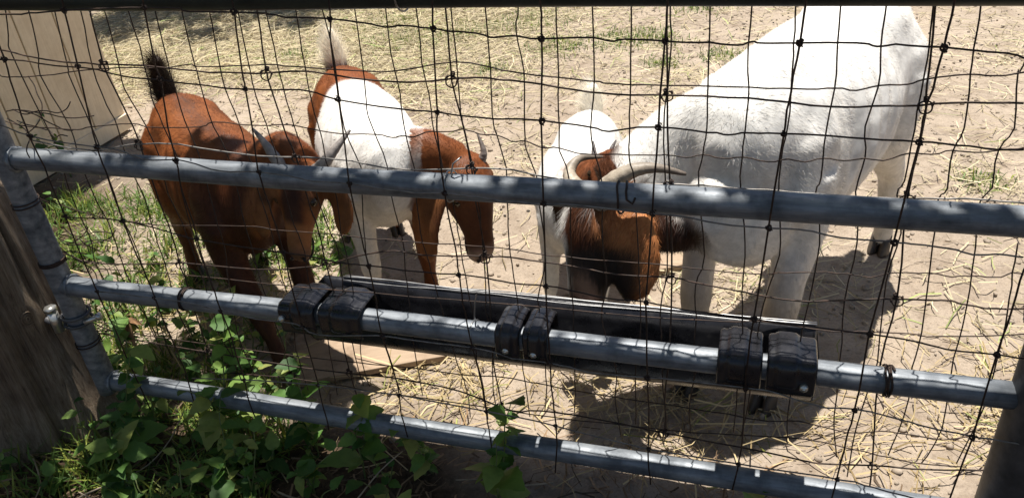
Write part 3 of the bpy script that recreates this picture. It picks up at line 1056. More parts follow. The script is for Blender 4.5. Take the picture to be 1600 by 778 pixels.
    loft(mb, [(P + d * a * k + u * o * k, lt * w * k * hf, u * h * k * hf) for a, o, w, h in HEAD], 22)
    for sx in (-1, 1):      # brow ridges and nostril wings
        loft(mb, [(P + (d * .05 + u * .022 + lt * sx * .040) * k, lt * .008 * k, u * .008 * k), (P + (d * .068 + u * .020 + lt * sx * .049) * k, lt * .013 * k, u * .011 * k), (P + (d * .095 + u * .012 + lt * sx * .042) * k, lt * .007 * k, u * .007 * k)], 10)
        loft(mb, [(P + (d * .212 + u * -.006 + lt * sx * .014) * k, lt * .006 * k, u * .006 * k), (P + (d * .226 + u * -.010 + lt * sx * .015) * k, lt * .010 * k, u * .008 * k), (P + (d * .237 + u * -.018 + lt * sx * .012) * k, lt * .006 * k, u * .005 * k)], 10)
    # ears: hanging, cupped leaves
    ear_pts = []
    for path, width in ears:
        pp = smooth_path([L(p) for p in path], 4)
        ear_pts += pp
        q = len(pp)
        st = []
        for i, p in enumerate(pp):
            f = i / (q - 1)
            t = (pp[min(q - 1, i + 1)] - pp[max(0, i - 1)]).normalized()
            wv = D((0.95, -0.22, 0.1)); wv = (wv - t * wv.dot(t)).normalized()
            tv = t.cross(wv)
            prof = 0.42 + 0.62 * sin(pi * min(1, f * 0.86 + 0.06)) ** 0.8 if f < .98 else 0.3
            if f > 0.8: prof *= max(0.25, 1 - ((f - .8) / .2) ** 2 * .75)
            st.append((p, wv * width / s * prof, tv * (.0105 - .002 * f)))
        loft(mb, st, 16)
    # tail
    tp = [Vector((p[0], p[1], p[2] - short)) for p in tail['path']]
    sp = smooth_path(tp, 4)
    rr = list(np.interp(np.linspace(0, 1, len(sp)), np.linspace(0, 1, len(tail['rad'])), tail['rad']))
    mb.tube(sp, rr, 12)
    if throat:
        tp2 = smooth_path([L(p) for p in throat], 4)
        mb.tube(tp2, [(.044 + .034 * i / len(tp2)) / s for i in range(len(tp2))], 14)
    if beard:
        bp = smooth_path([L(p) for p in beard], 4)
        mb.tube(bp, [0.02 / s * (1 - i / len(bp)) + .004 for i in range(len(bp))], 10)
    # fuse into one skin
    tmp = bpy.data.objects.new("tmp", mb.mesh("tmp"))
    COL.objects.link(tmp)
    rm = tmp.modifiers.new("r", 'REMESH'); rm.mode = 'VOXEL'; rm.voxel_size = 0.0062; rm.use_smooth_shade = True
    sm = tmp.modifiers.new("s", 'SMOOTH'); sm.factor = 0.5; sm.iterations = 5
    dg = bpy.context.evaluated_depsgraph_get()
    dg.update()
    me = bpy.data.meshes.new_from_object(tmp.evaluated_get(dg))
    bpy.data.objects.remove(tmp)
    me.name = "body"
    nv = len(me.vertices)
    co = np.empty(nv * 3, np.float32); me.vertices.foreach_get("co", co); co = co.reshape(-1, 3).astype(float)
    nr = np.empty(nv * 3, np.float32); me.vertices.foreach_get("normal", nr); nr = nr.reshape(-1, 3).astype(float)
    Pn, dn, un, ln = (np.array(q) for q in (P, d, u, lt))
    rel = co - Pn
    H = np.stack([rel @ dn, rel @ ln, rel @ un], -1) / k       # head coordinates: along, left, up
    ep = np.array([np.array(q) for q in ear_pts]); edist = np.min(np.linalg.norm(co[:, None, :] - ep[None], axis=2), 1)
    H = np.concatenate([H, edist[:, None]], 1)
    nk = np.array([np.array(p) for p in axis_pts])
    seglen = np.linalg.norm(np.diff(nk, axis=0), axis=1); cum = np.concatenate([[0], np.cumsum(seglen)]); cum /= cum[-1]
    dist = np.linalg.norm(co[:, None, :] - nk[None], axis=2)
    neck_t = cum[np.argmin(dist, 1)]; neck_d = dist.min(1)
    # muscle and skin unevenness
    co_s = co.copy(); co_s[:, 2] += short * np.clip(co[:, 2] / .3, 0, 1)
    side_m = smoothstep(.36, .42, co_s[:, 2]) * (1 - smoothstep(.56, .60, co_s[:, 2])) * smoothstep(-.16, -.08, co[:, 0]) * (1 - smoothstep(.12, .17, co[:, 0])) * smoothstep(.07, .10, np.abs(co[:, 1]))
    rib = .0024 * ribs * np.sin((co[:, 0] + .25 * (co_s[:, 2] - .46)) * 2 * pi / .046) * side_m
    hollow = -.012 * ribs * np.exp(-(((co[:, 0] + .135) / .045) ** 2 + ((co_s[:, 2] - .545) / .05) ** 2)) * smoothstep(.05, .09, np.abs(co[:, 1]))
    hollow += -.010 * np.exp(-(((co[:, 0] - .125) / .03) ** 2 + ((co_s[:, 2] - .50) / .07) ** 2)) * smoothstep(.05, .09, np.abs(co[:, 1]))
    hollow += .010 * np.exp(-(((co[:, 0] + .20) / .03) ** 2 + ((co_s[:, 2] - .60) / .025) ** 2 + ((np.abs(co[:, 1]) - .075) / .03) ** 2))
    hollow += .007 * np.exp(-(((co[:, 0] - .19 - .3 * (co_s[:, 2] - .5)) / .022) ** 2)) * smoothstep(.46, .5, co_s[:, 2]) * (1 - smoothstep(.58, .62, co_s[:, 2])) * smoothstep(.04, .07, np.abs(co[:, 1]))
    bumpiness = rib + hollow + 0.0022 * vnoise(co, 16, seed) + 0.0012 * vnoise(co, 42, seed + 1)
    legmask = 1 - smoothstep(0.25, 0.36, co[:, 2])
    co2 = co + nr * (bumpiness * (1 - 0.6 * legmask))[:, None]
    me.vertices.foreach_set("co", co2.astype(np.float32).ravel())
    col, hl_mul = colour(co_s, H, neck_t, neck_d, lambda f, sd: vnoise(co, f, seed + sd))
    st_ = co * np.array([1.0, 1.7, 1.5])
    dk = 1 - .7 * np.clip(col.mean(1) / .6, 0, 1)
    col = col * (1 + dk * (.15 * vnoise(st_, 26, seed + 7) + .12 * vnoise(st_, 70, seed + 8)))[:, None]
    col = np.clip(col, 0, 1)
    at = me.color_attributes.new("col", 'FLOAT_COLOR', 'POINT')
    at.data.foreach_set("color", np.concatenate([col, np.ones((nv, 1))], 1).astype(np.float32).ravel())
    me.polygons.foreach_set("use_smooth", [True] * len(me.polygons))
    me.update()
    body = link("body", me, M['coat_skin'], root)
    # short coat: one thin triangle for each hair
    me.calc_loop_triangles()
    nt_ = len(me.loop_triangles)
    tri = np.empty(nt_ * 3, np.int32); me.loop_triangles.foreach_get("vertices", tri); tri = tri.reshape(-1, 3)
    a, b, c = co2[tri[:, 0]], co2[tri[:, 1]], co2[tri[:, 2]]
    area = np.linalg.norm(np.cross(b - a, c - a), axis=1)
    pick = rng.choice(nt_, n_hair, p=area / area.sum())
    w = rng.dirichlet((1, 1, 1), n_hair)
    tt = tri[pick]
    base = (co2[tt] * w[:, :, None]).sum(1)
    nn = (nr[tt] * w[:, :, None]).sum(1); nn /= np.linalg.norm(nn, axis=1)[:, None] + 1e-9
    cc = (col[tt] * w[:, :, None]).sum(1)
    ml = (hl_mul[tt] * w).sum(1)
    hx = (H[tt] * w[:, :, None]).sum(1)
    flow = np.tile(np.array([-.85, 0, -.55]), (n_hair, 1))
    legm = (base[:, 2] < .33)
    flow[legm] = (-.15, 0, -1)
    onhead = (hx[:, 0] > -.03) & (np.linalg.norm(base - Pn, axis=1) < hl * 1.3)
    flow[onhead] = dn * 0.8 + np.array([0, 0, -.3])
    tailm = (base[:, 0] < -.345) & (base[:, 2] > .555 - short)
    flow[tailm] = np.array(tail.get('flow', (-.1, 0, 1)))
    flow += rng.normal(0, .22, flow.shape)
    flow += 0.35 * np.stack([np.sin(base[:, 1] * 23 + base[:, 2] * 17), np.sin(base[:, 0] * 19 + base[:, 2] * 9), np.sin(base[:, 0] * 21)], -1)
    flow -= nn * (flow * nn).sum(1)[:, None]
    flow /= np.linalg.norm(flow, axis=1)[:, None] + 1e-9
    lift = rng.uniform(.12, .38, n_hair); lift[tailm] = rng.uniform(.4, .9, tailm.sum())
    dirv = flow + nn * lift[:, None]
    ln_ = hair_len / s * rng.uniform(.55, 1.25, n_hair) * ml
    wid = np.cross(dirv, nn); wid /= np.linalg.norm(wid, axis=1)[:, None] + 1e-9
    hw = (0.00055 / s ** 0.5) * rng.uniform(.6, 1.5, n_hair)
    V = np.empty((n_hair, 3, 3))
    V[:, 0] = base - wid * hw[:, None]; V[:, 1] = base + wid * hw[:, None]; V[:, 2] = base + dirv * ln_[:, None]
    V -= (nn * 0.0008)[:, None, :]
    dk = 1 - .72 * np.clip(cc.mean(1, keepdims=True) / .6, 0, 1)
    cc = cc * (1 + rng.uniform(-.38, .30, (n_hair, 1)) * dk) * (1 + .24 * dk[:, 0] * vnoise(base * np.array([1, 2.2, 1.8]), 38, seed + 11))[:, None]
    cme = bpy.data.meshes.new("coat")
    cme.from_pydata(V.reshape(-1, 3).tolist(), [], np.arange(n_hair * 3).reshape(-1, 3).tolist())
    at = cme.color_attributes.new("col", 'FLOAT_COLOR', 'POINT')
    at.data.foreach_set("color", np.concatenate([np.repeat(np.clip(cc, 0, 1), 3, axis=0), np.ones((n_hair * 3, 1))], 1).astype(np.float32).ravel())
    hair = link("coat", cme, M['coat_hair'], body)
    hair["kind"] = "stuff"
    # hooves: two toes each
    for p, dr in hoofs:
        hb = MB()
        fw = Vector((1, 0, 0))
        for sy in (-1, 1):
            o = Vector((p.x, p.y + sy * .0115, 0))
            secs = [(.046, -.004, .012, .0105), (.030, .002, .018, .0115), (.012, .008, .023, .0125), (.001, .011, .026, .0130)]
            vs, fs = [], []
            sg = 12
            for (z, xo, rx, ry) in secs:
                for q in range(sg):
                    a_ = 2 * pi * q / sg
                    ex = cos(a_)
                    vs.append(o + Vector((xo + rx * ex * (1.15 if ex > 0 else .85), ry * sin(a_) * (1 - .35 * max(0, ex)), z)))
            for i in range(len(secs) - 1):
                for q in range(sg):
                    q2 = (q + 1) % sg
                    fs.append((i * sg + q, (i + 1) * sg + q, (i + 1) * sg + q2, i * sg + q2))
            fs.append(tuple(range(sg))); fs.append(tuple((len(secs) - 1) * sg + q for q in range(sg - 1, -1, -1)))
            hb.add(vs, fs)
        hb.build("hoof", M['hoof'], root)
    # horns
    for hp, r0 in horns:
        pp = smooth_path([L(p) for p in hp], 12)
        q = len(pp)
        hb = MB()
        rad = [r0 / s * (1 - .86 * (i / (q - 1)) ** 1.25) * (1 + .055 * sin(i * 1.55) * (1 - i / q)) for i in range(q)]
        hb.tube(pp, rad, 14)
        for i in range(q):
            f = i / (q - 1)
            cA, cB = horn_col
            hb.c += [tuple(cA[j] * (1 - f) + cB[j] * f for j in range(3))] * 14
        hb.build("horn", M['horn'], root)
    # eyes with lids
    for sx in (-1, 1):
        eb = MB()
        c0 = P + (d * .078 + u * .012 + lt * sx * .0505) * k
        r = .0125 * k
        vs, fs = [], []
        for i in range(9):
            th = pi * i / 8
            for q in range(12):
                ph = 2 * pi * q / 12
                vs.append(c0 + Vector((sin(th) * cos(ph), sin(th) * sin(ph), cos(th))) * r)
        for i in range(8):
            for q in range(12):
                q2 = (q + 1) % 12
                fs.append((i * 12 + q, i * 12 + q2, (i + 1) * 12 + q2, (i + 1) * 12 + q))
        eb.add(vs, fs)
        eb.build("eye", M['eye'], root)
        nb_ = MB()
        c1 = P + (d * .238 + u * -.013 + lt * sx * .0185) * k
        ax1 = (d * .5 + u * .35 + lt * sx * .5).normalized()
        nb_.tube([c1 - ax1 * .010 * k, c1 - ax1 * .004 * k, c1 + ax1 * .003 * k, c1 + ax1 * .007 * k], [.002 * k, .0052 * k, .0048 * k, .0015 * k], 9)
        nb_.build("nostril", M['nostril'], root)
        ml_ = MB()
        mp_ = [P + (d * a_ + u * b_ + lt * sx * c_) * k for a_, b_, c_ in ((.246, -.040, .004), (.238, -.0405, .017), (.222, -.039, .0275), (.200, -.036, .0305), (.178, -.031, .0300))]
        ml_.tube(smooth_path(mp_, 4), [.0030 * k] * 15 + [.0022 * k, .0012 * k], 6)
        ml_.build("lip_line", M['nostril'], root)
    return root


WHITE = np.array((0.80, 0.775, 0.735)); CREAM = np.array((0.62, 0.55, 0.45))
RED = np.array((0.195, 0.058, 0.015)); DARK = np.array((0.060, 0.022, 0.012)); TAN = np.array((0.30, 0.12, 0.042)); BLACKISH = np.array((0.022, 0.014, 0.010))


def mixa(a, b, t):
    return a * (1 - t)[:, None] + b * t[:, None]


def base_col(n, c): return np.tile(c, (n, 1)).astype(float)


def head_marks(col, H, hl_mul, near, nose_col, nz):
    """dark nostrils, mouth line and short hair on the muzzle"""
    t = smoothstep(.19, .225, H[:, 0]) * near
    col = mixa(col, base_col(len(H), nose_col), t * .85)
    nos = np.exp(-(((H[:, 0] - .232) / .008) ** 2 + ((np.abs(H[:, 1]) - .017) / .006) ** 2 + ((H[:, 2] + .012) / .010) ** 2)) * near
    col = mixa(col, base_col(len(H), (0.02, .014, .012)), np.clip(nos * 1.6, 0, 1))
    mouth = np.exp(-((H[:, 2] + .036 + (H[:, 0] - .21) * .1) / .0035) ** 2) * smoothstep(.15, .18, H[:, 0]) * near
    col = mixa(col, base_col(len(H), (0.025, .016, .012)), np.clip(mouth * .9, 0, 1))
    eye = np.exp(-(((H[:, 0] - .078) / .016) ** 2 + ((H[:, 2] - .010) / .012) ** 2)) * smoothstep(.035, .048, np.abs(H[:, 1])) * near
    col = mixa(col, base_col(len(H), (0.03, .017, .010)), np.clip(eye * .8, 0, 1))
    hl_mul = hl_mul * (1 - .6 * near * smoothstep(.05, .15, H[:, 0]))
    return col, hl_mul


def near_head(co, H):
    return (1 - smoothstep(.10, .14, np.linalg.norm(H[:, 1:3], axis=1))) * smoothstep(-.05, -.01, H[:, 0]) * (1 - smoothstep(.26, .30, H[:, 0]))


def colour_brown(co, H, nt, ndist, nz):
    n = len(co)
    col = base_col(n, RED)
    col = mixa(col, base_col(n, TAN), smoothstep(.0, .9, nz(7, 1)) * .35)
    low = 1 - smoothstep(.20, .34, co[:, 2] + .02 * nz(12, 2))
    col = mixa(col, base_col(n, DARK), low * .6)
    stripe = (1 - smoothstep(.01, .035, np.abs(co[:, 1]) + .006 * nz(20, 3))) * smoothstep(.56, .6, co[:, 2])
    col = mixa(col, base_col(n, DARK), stripe * .45)
    tail = smoothstep(.555, .60, co[:, 2]) * (1 - smoothstep(-.355, -.33, co[:, 0]))
    col = mixa(col, base_col(n, BLACKISH * 1.3), tail)
    near = near_head(co, H)
    face = smoothstep(-.01, .05, H[:, 0]) * near
    col = mixa(col, base_col(n, DARK * .75), face * .9 * (1 - smoothstep(.020, .034, np.abs(H[:, 1]) + .005 * nz(30, 9))))
    cheek = np.exp(-(((H[:, 0] - .07) / .035) ** 2)) * near
    col = mixa(col, base_col(n, DARK), cheek * .55)
    muz = smoothstep(.125, .15, H[:, 0] + .008 * nz(25, 8)) * near
    col = mixa(col, base_col(n, TAN * 1.15), muz * .9)
    ear = 1 - smoothstep(.03, .05, H[:, 3])
    chest_shade = smoothstep(.12, .24, co[:, 0] + .02 * nz(12, 10)) * (1 - near) * (1 - ear) * (1 - smoothstep(.52, .64, co[:, 2]))
    col = mixa(col, base_col(n, DARK * .9), chest_shade * .85)  # deep shade of neck and chest painted into the coat, behind the face
    col = mixa(col, base_col(n, TAN * .9), ear * .8)
    side = near * smoothstep(.026, .040, np.abs(H[:, 1]))
    col = mixa(col, base_col(n, TAN), side * .5)
    hm = np.ones(n) + tail * 1.8
    return head_marks(col, H, hm, near, np.array((.16, .085, .055)), nz)


def colour_two_tone(co, H, nt, ndist, nz):
    n = len(co)
    col = base_col(n, WHITE)
    low = 1 - smoothstep(.10, .30, co[:, 2])
    col = mixa(col, base_col(n, CREAM), low * .55)
    rump = 1 - smoothstep(-.115, -.085, co[:, 0] + .03 * nz(14, 1) + (co[:, 2] - .55) * .22)
    rump *= np.maximum(smoothstep(.22, .27, co[:, 2] + .02 * nz(15, 4)), (co[:, 1] > 0) * 1.0)
    br = mixa(base_col(n, RED * 1.08), base_col(n, TAN), smoothstep(0, 1, nz(6, 2)) * .5)
    col = mixa(col, br, rump)
    neck = smoothstep(.58, .66, nt + .05 * nz(18, 3)) * (1 - smoothstep(.12, .16, ndist)) * smoothstep(.27, .30, co[:, 0])
    near = near_head(co, H)
    hd = np.maximum(np.maximum(neck, near), 1 - smoothstep(.045, .06, H[:, 3]))
    br = mixa(br * .9, base_col(n, TAN * 1.2), 1 - smoothstep(.03, .05, H[:, 3]))
    col = mixa(col, br, np.clip(hd, 0, 1))
    leg = (co[:, 1] > .03) * (co[:, 0] > .1) * (1 - smoothstep(.30, .34, co[:, 2]))
    col = mixa(col, br * .8, leg * 1.0)
    face = smoothstep(.03, .12, H[:, 0]) * near
    col = mixa(col, base_col(n, DARK * 1.2), face * .7)
    tail = smoothstep(.555, .60, co[:, 2]) * (1 - smoothstep(-.355, -.33, co[:, 0]))
    tip = smoothstep(.605, .62, co[:, 2] - .10 * (co[:, 0] + .37)) * tail
    col = mixa(col, base_col(n, RED * .45), tail)
    col = mixa(col, base_col(n, (.92, .86, .74)), tip)
    hm = np.ones(n) + tail * (.7 + 1.0 * tip)
    # white chin and nose tip
    chin = smoothstep(.20, .222, H[:, 0]) * near * (1 - smoothstep(-.03, -.012, H[:, 2]))
    col = mixa(col, base_col(n, WHITE * .85), chin)
    return head_marks(col, H, hm, near, np.array((.30, .22, .19)), nz)


def colour_kid(co, H, nt, ndist, nz):
    n = len(co)
    col = base_col(n, WHITE)
    near = near_head(co, H)
    neck = smoothstep(.45, .6, nt + .06 * nz(18, 3)) * (1 - smoothstep(.12, .16, ndist))
    hd = np.maximum(np.maximum(neck, near), 1 - smoothstep(.045, .055, H[:, 3]))
    br = mixa(base_col(n, RED * .95), base_col(n, DARK * 2), smoothstep(0, 1, nz(9, 2)) * .5)
    col = mixa(col, br, np.clip(hd, 0, 1))
    tail = smoothstep(.555, .60, co[:, 2]) * (1 - smoothstep(-.355, -.33, co[:, 0]))
    col = mixa(col, base_col(n, (.93, .88, .78)), tail)
    hm = np.ones(n) * 1.1 + tail * 1.4
    return head_marks(col, H, hm, near, np.array((.2, .12, .1)), nz)


def colour_buck(co, H, nt, ndist, nz):
    n = len(co)
    col = base_col(n, WHITE)
    low = 1 - smoothstep(.06, .34, co[:, 2] + .03 * nz(10, 6))
    col = mixa(col, base_col(n, CREAM), low * .6)
    stain = smoothstep(.15, .8, nz(13, 14)) * (1 - smoothstep(.30, .50, co[:, 2])) + .35 * smoothstep(.5, 1.0, nz(6, 15))
    col = mixa(col, base_col(n, (.46, .385, .29)), np.clip(stain, 0, 1) * .32)
    knee = np.exp(-((co[:, 2] - .19) / .03) ** 2) * (co[:, 0] > 0)
    col = mixa(col, base_col(n, (.33, .27, .21)), knee * .4)
    near = near_head(co, H)
    neck = smoothstep(.70, .78, nt + .05 * nz(20, 3) + 1.2 * (.40 - co[:, 2])) * (1 - smoothstep(.13, .17, ndist)) * (nt > .5)
    hp = np.linalg.norm(co - co[np.argmin(np.linalg.norm(H[:, :3], axis=1))], axis=1)
    xw = 1.655 + 1.36 * (-.3746 * co[:, 0] + .927 * co[:, 1])
    neck = np.maximum(neck, (1 - smoothstep(1.325, 1.35, xw + .012 * nz(24, 12))) * (co[:, 0] > .30) * (co[:, 2] > .28) * (1 - smoothstep(.42, .47, co[:, 2])))
    hd = np.maximum(np.maximum(neck, near), 1 - smoothstep(.045, .055, H[:, 3]))
    br = mixa(base_col(n, RED * .34), base_col(n, DARK * .6), smoothstep(-.2, .8, nz(10, 2)) * .8)
    # ears lighter red
    ear = (1 - smoothstep(.045, .06, H[:, 3])) * smoothstep(.052, .072, H[:, 1])
    br = mixa(br, base_col(n, TAN * 1.5), ear)
    throat_shade = smoothstep(1.29, 1.31, xw) * (1 - ear)
    br = mixa(br, base_col(n, DARK * .6), throat_shade * .8)  # brown throat painted darker so it reads as a shadowed neck
    col = mixa(col, br, np.clip(hd, 0, 1))
    # white blaze down the face
    blaze = (1 - smoothstep(.016, .026, np.abs(H[:, 1] + .012) + .006 * nz(30, 5))) * near * smoothstep(.01, .03, H[:, 0]) * smoothstep(-.005, .012, H[:, 2])
    right = smoothstep(.005, .02, -H[:, 1] - .004) * near * smoothstep(.05, .09, H[:, 0])
    col = mixa(col, base_col(n, WHITE * .92), np.clip(blaze + right, 0, 1))
    jaw = near * smoothstep(.085, .12, H[:, 0] + .01 * nz(25, 9)) * smoothstep(-.012, .0, H[:, 1])
    col = mixa(col, base_col(n, BLACKISH), jaw * .92)
    tuft = np.exp(-(((H[:, 0] - .045) / .05) ** 2 + ((H[:, 1]) / .05) ** 2)) * smoothstep(0, .02, H[:, 2]) * near
    hm = np.ones(n) + tuft * 1.4 + hd * .5
    col, hm2 = head_marks(col, H, hm, near, np.array((.10, .06, .05)), nz)
    return col, np.maximum(hm2, tuft * 1.6)


TAIL_UP = {'path': [(-.34, 0, .55), (-.375, 0, .59), (-.39, 0, .64), (-.385, 0, .69), (-.375, 0, .735)], 'rad': [.030, .034, .036, .026, .009], 'flow': (.05, 0, 1)}
TAIL_LONG = {'path': [(-.34, 0, .55), (-.378, 0, .59), (-.392, 0, .64), (-.385, 0, .69), (-.365, .005, .72)], 'rad': [.028, .030, .029, .022, .010], 'flow': (.1, 0, 1)}
TAIL_KID = {'path': [(-.34, 0, .55), (-.378, 0, .59), (-.390, 0, .63), (-.386, 0, .67), (-.375, .005, .705)], 'rad': [.032, .040, .044, .036, .016], 'flow': (.1, 0, 1)}
TAIL_DOWN = {'path': [(-.34, 0, .555), (-.385, 0, .56), (-.405, 0, .525), (-.40, 0, .47)], 'rad': [.022, .022, .017, .006], 'flow': (-.2, 0, -1)}

build_goat("goat", "reddish brown goat with dark upright tail, leftmost at the trough",
           (0.078, 0.540), -38, 1.07, (0.486, 0.34, 0.606), (0.485, 0.24, 0.411), (0.06, -0.9, 0.42),
           [([(0.445, 0.325, 0.585), (0.400, 0.308, 0.560), (0.375, 0.295, 0.50), (0.378, 0.290, 0.435)], 0.034),
            ([(0.53, 0.355, 0.585), (0.565, 0.350, 0.56), (0.58, 0.345, 0.50), (0.568, 0.335, 0.435)], 0.036)],
           [([(0.456, 0.325, 0.604), (0.438, 0.325, 0.646), (0.404, 0.345, 0.676), (0.36, 0.375, 0.697)], 0.018),
            ([(0.534, 0.325, 0.609), (0.569, 0.335, 0.64), (0.597, 0.36, 0.672), (0.619, 0.39, 0.699)], 0.018)],
           [(0.05, 0.0), (0.16, 0.03), (0.02, 0.02), (-0.04, -0.01)], TAIL_LONG, colour_brown, fat=0.97, seed=2, hair_len=0.015, short=0.035, ribs=1.3,
           neck_mid=(0.395, 0.40, 0.60), horn_col=((0.34, 0.30, 0.275), (0.17, 0.15, 0.14)))

build_goat("goat", "brown and white goat with white-tipped upright tail, head turned right",
           (0.425, 0.800), -53, 1.04, (0.800, 0.640, 0.500), (0.862, 0.570, 0.245), (0.75, -0.50, 0.35),
           [([(0.765, 0.60, 0.475), (0.725, 0.575, 0.43), (0.695, 0.55, 0.34), (0.70, 0.54, 0.235)], 0.050),
            ([(0.830, 0.69, 0.475), (0.825, 0.725, 0.43), (0.815, 0.735, 0.36), (0.81, 0.735, 0.30)], 0.030)],
           [([(0.765, 0.645, 0.495), (0.735, 0.69, 0.505), (0.70, 0.735, 0.50)], 0.013),
            ([(0.845, 0.650, 0.510), (0.852, 0.655, 0.535), (0.832, 0.675, 0.575)], 0.013)],
           [(0.0, 0.0), (0.0, 0.0), (0.02, 0.0), (-0.02, 0.0)], TAIL_UP, colour_two_tone, seed=4, hair_len=0.013,
           neck_mid=(0.705, 0.625, 0.525), fat=1.06, short=0.03, hf=1.28, horn_col=((0.22, 0.18, 0.16), (0.09, 0.07, 0.06)))

build_goat("goat", "small white goat with upright cream tail, half hidden behind the horned goat",
           (1.085, 0.800), -84, 0.80, (1.215, 0.600, 0.555), (1.190, 0.430, 0.470), (0.05, -0.35, 0.9),
           [([(1.17, 0.585, 0.545), (1.135, 0.57, 0.51), (1.125, 0.56, 0.45), (1.13, 0.555, 0.41)], 0.030),
            ([(1.255, 0.60, 0.55), (1.295, 0.605, 0.535), (1.32, 0.605, 0.50), (1.325, 0.60, 0.46)], 0.030)],
           [([(1.203, 0.602, 0.556), (1.206, 0.62, 0.575), (1.214, 0.635, 0.592)], 0.009),
            ([(1.165, 0.602, 0.553), (1.160, 0.62, 0.570), (1.156, 0.635, 0.586)], 0.009)],
           [(0.0, 0.0), (0.0, -0.03), (0.0, 0.0), (0.0, 0.0)], TAIL_KID, colour_kid, fat=1.18, seed=6, hair_len=0.012, n_hair=45000,
           neck_mid=(1.15, 0.60, 0.50), horn_col=((0.16, 0.14, 0.14), (0.07, 0.06, 0.06)))

build_goat("goat", "large white buck with brown head and long curved horns, feeding at the trough",
           (1.655, 0.750), -112, 1.36, (1.226, 0.345, 0.580), (1.196, 0.210, 0.372), (-0.75, -0.42, 0.45),
           [([(1.270, 0.305, 0.575), (1.308, 0.272, 0.545), (1.322, 0.252, 0.475), (1.302, 0.242, 0.385)], 0.060),
            ([(1.175, 0.40, 0.575), (1.14, 0.43, 0.53), (1.135, 0.44, 0.46), (1.14, 0.44, 0.40)], 0.045)],
           [([(1.236, 0.31, 0.569), (1.261, 0.275, 0.647), (1.308, 0.275, 0.685), (1.358, 0.285, 0.691), (1.418, 0.295, 0.676)], 0.025),
            ([(1.190, 0.375, 0.575), (1.162, 0.385, 0.592), (1.146, 0.415, 0.607), (1.163, 0.450, 0.625), (1.211, 0.485, 0.615)], 0.022)],
           [(0.02, -0.01), (0.06, 0.02), (-0.13, 0.0), (-0.10, 0.0)], TAIL_DOWN, colour_buck, fat=1.04, seed=8, hair_len=0.015, n_hair=110000, hf=1.45,
           neck_thick=1.12, neck_mid=(1.39, 0.44, 0.65), brisket=True, throat=[(1.262, 0.345, 0.545), (1.318, 0.355, 0.520), (1.385, 0.385, 0.505), (1.46, 0.43, 0.52)], horn_col=((0.55, 0.47, 0.36), (0.12, 0.095, 0.08)))


# ------------------------------------------------------------------ straw, droppings, clods on the paddock floor
def blades(name, specs, mat, label, cat, kind='stuff'):
    """specs: arrays of base x, y, z, heading, tilt, length, half width, bend, colour -> bent two-piece strips"""
    n = len(specs['x'])
    x, y, z, h, ti, ln, hw, bd = (specs[k] for k in ('x', 'y', 'z', 'h', 'tilt', 'len', 'hw', 'bend'))
    d = np.stack([np.cos(h) * np.cos(ti), np.sin(h) * np.cos(ti), np.sin(ti)], -1)
    sd = np.stack([-np.sin(h), np.cos(h), np.zeros(n)], -1)
    rollv = specs.get('roll', np.zeros(n))
    up = np.cross(d, sd)
    wv = sd * np.cos(rollv)[:, None] + up * np.sin(rollv)[:, None]
    b = np.stack([x, y, z], -1)
    m1 = b + d * (ln * .5)[:, None] + sd * (bd * ln)[:, None] + np.array([0, 0, 1.0]) * (np.abs(bd) * ln * .25)[:, None]
    e = b + d * ln[:, None]
    if 'drop' in specs:
        e = e - np.array([0, 0, 1.0]) * (specs['drop'] * ln)[:, None]
    W = wv * hw[:, None]
    tp = specs.get('taper', 1.0)
    V = np.stack([b - W, b + W, m1 - W, m1 + W, e - W * tp, e + W * tp], 1).reshape(-1, 3)
    i = np.arange(n)[:, None] * 6
    F = np.concatenate([i + np.array([0, 1, 3, 2]), i + np.array([2, 3, 5, 4])], 1).reshape(-1, 4)
    me = bpy.data.meshes.new(name)
    me.from_pydata(V.tolist(), [], F.tolist())
    at = me.color_attributes.new("col", 'FLOAT_COLOR', 'POINT')
    c = np.repeat(specs['col'], 6, axis=0)
    at.data.foreach_set("color", np.concatenate([c, np.ones((len(c), 1))], 1).astype(np.float32).ravel())
    o = link(name, me, mat)
    tag(o, label, cat, kind=kind)
    return o


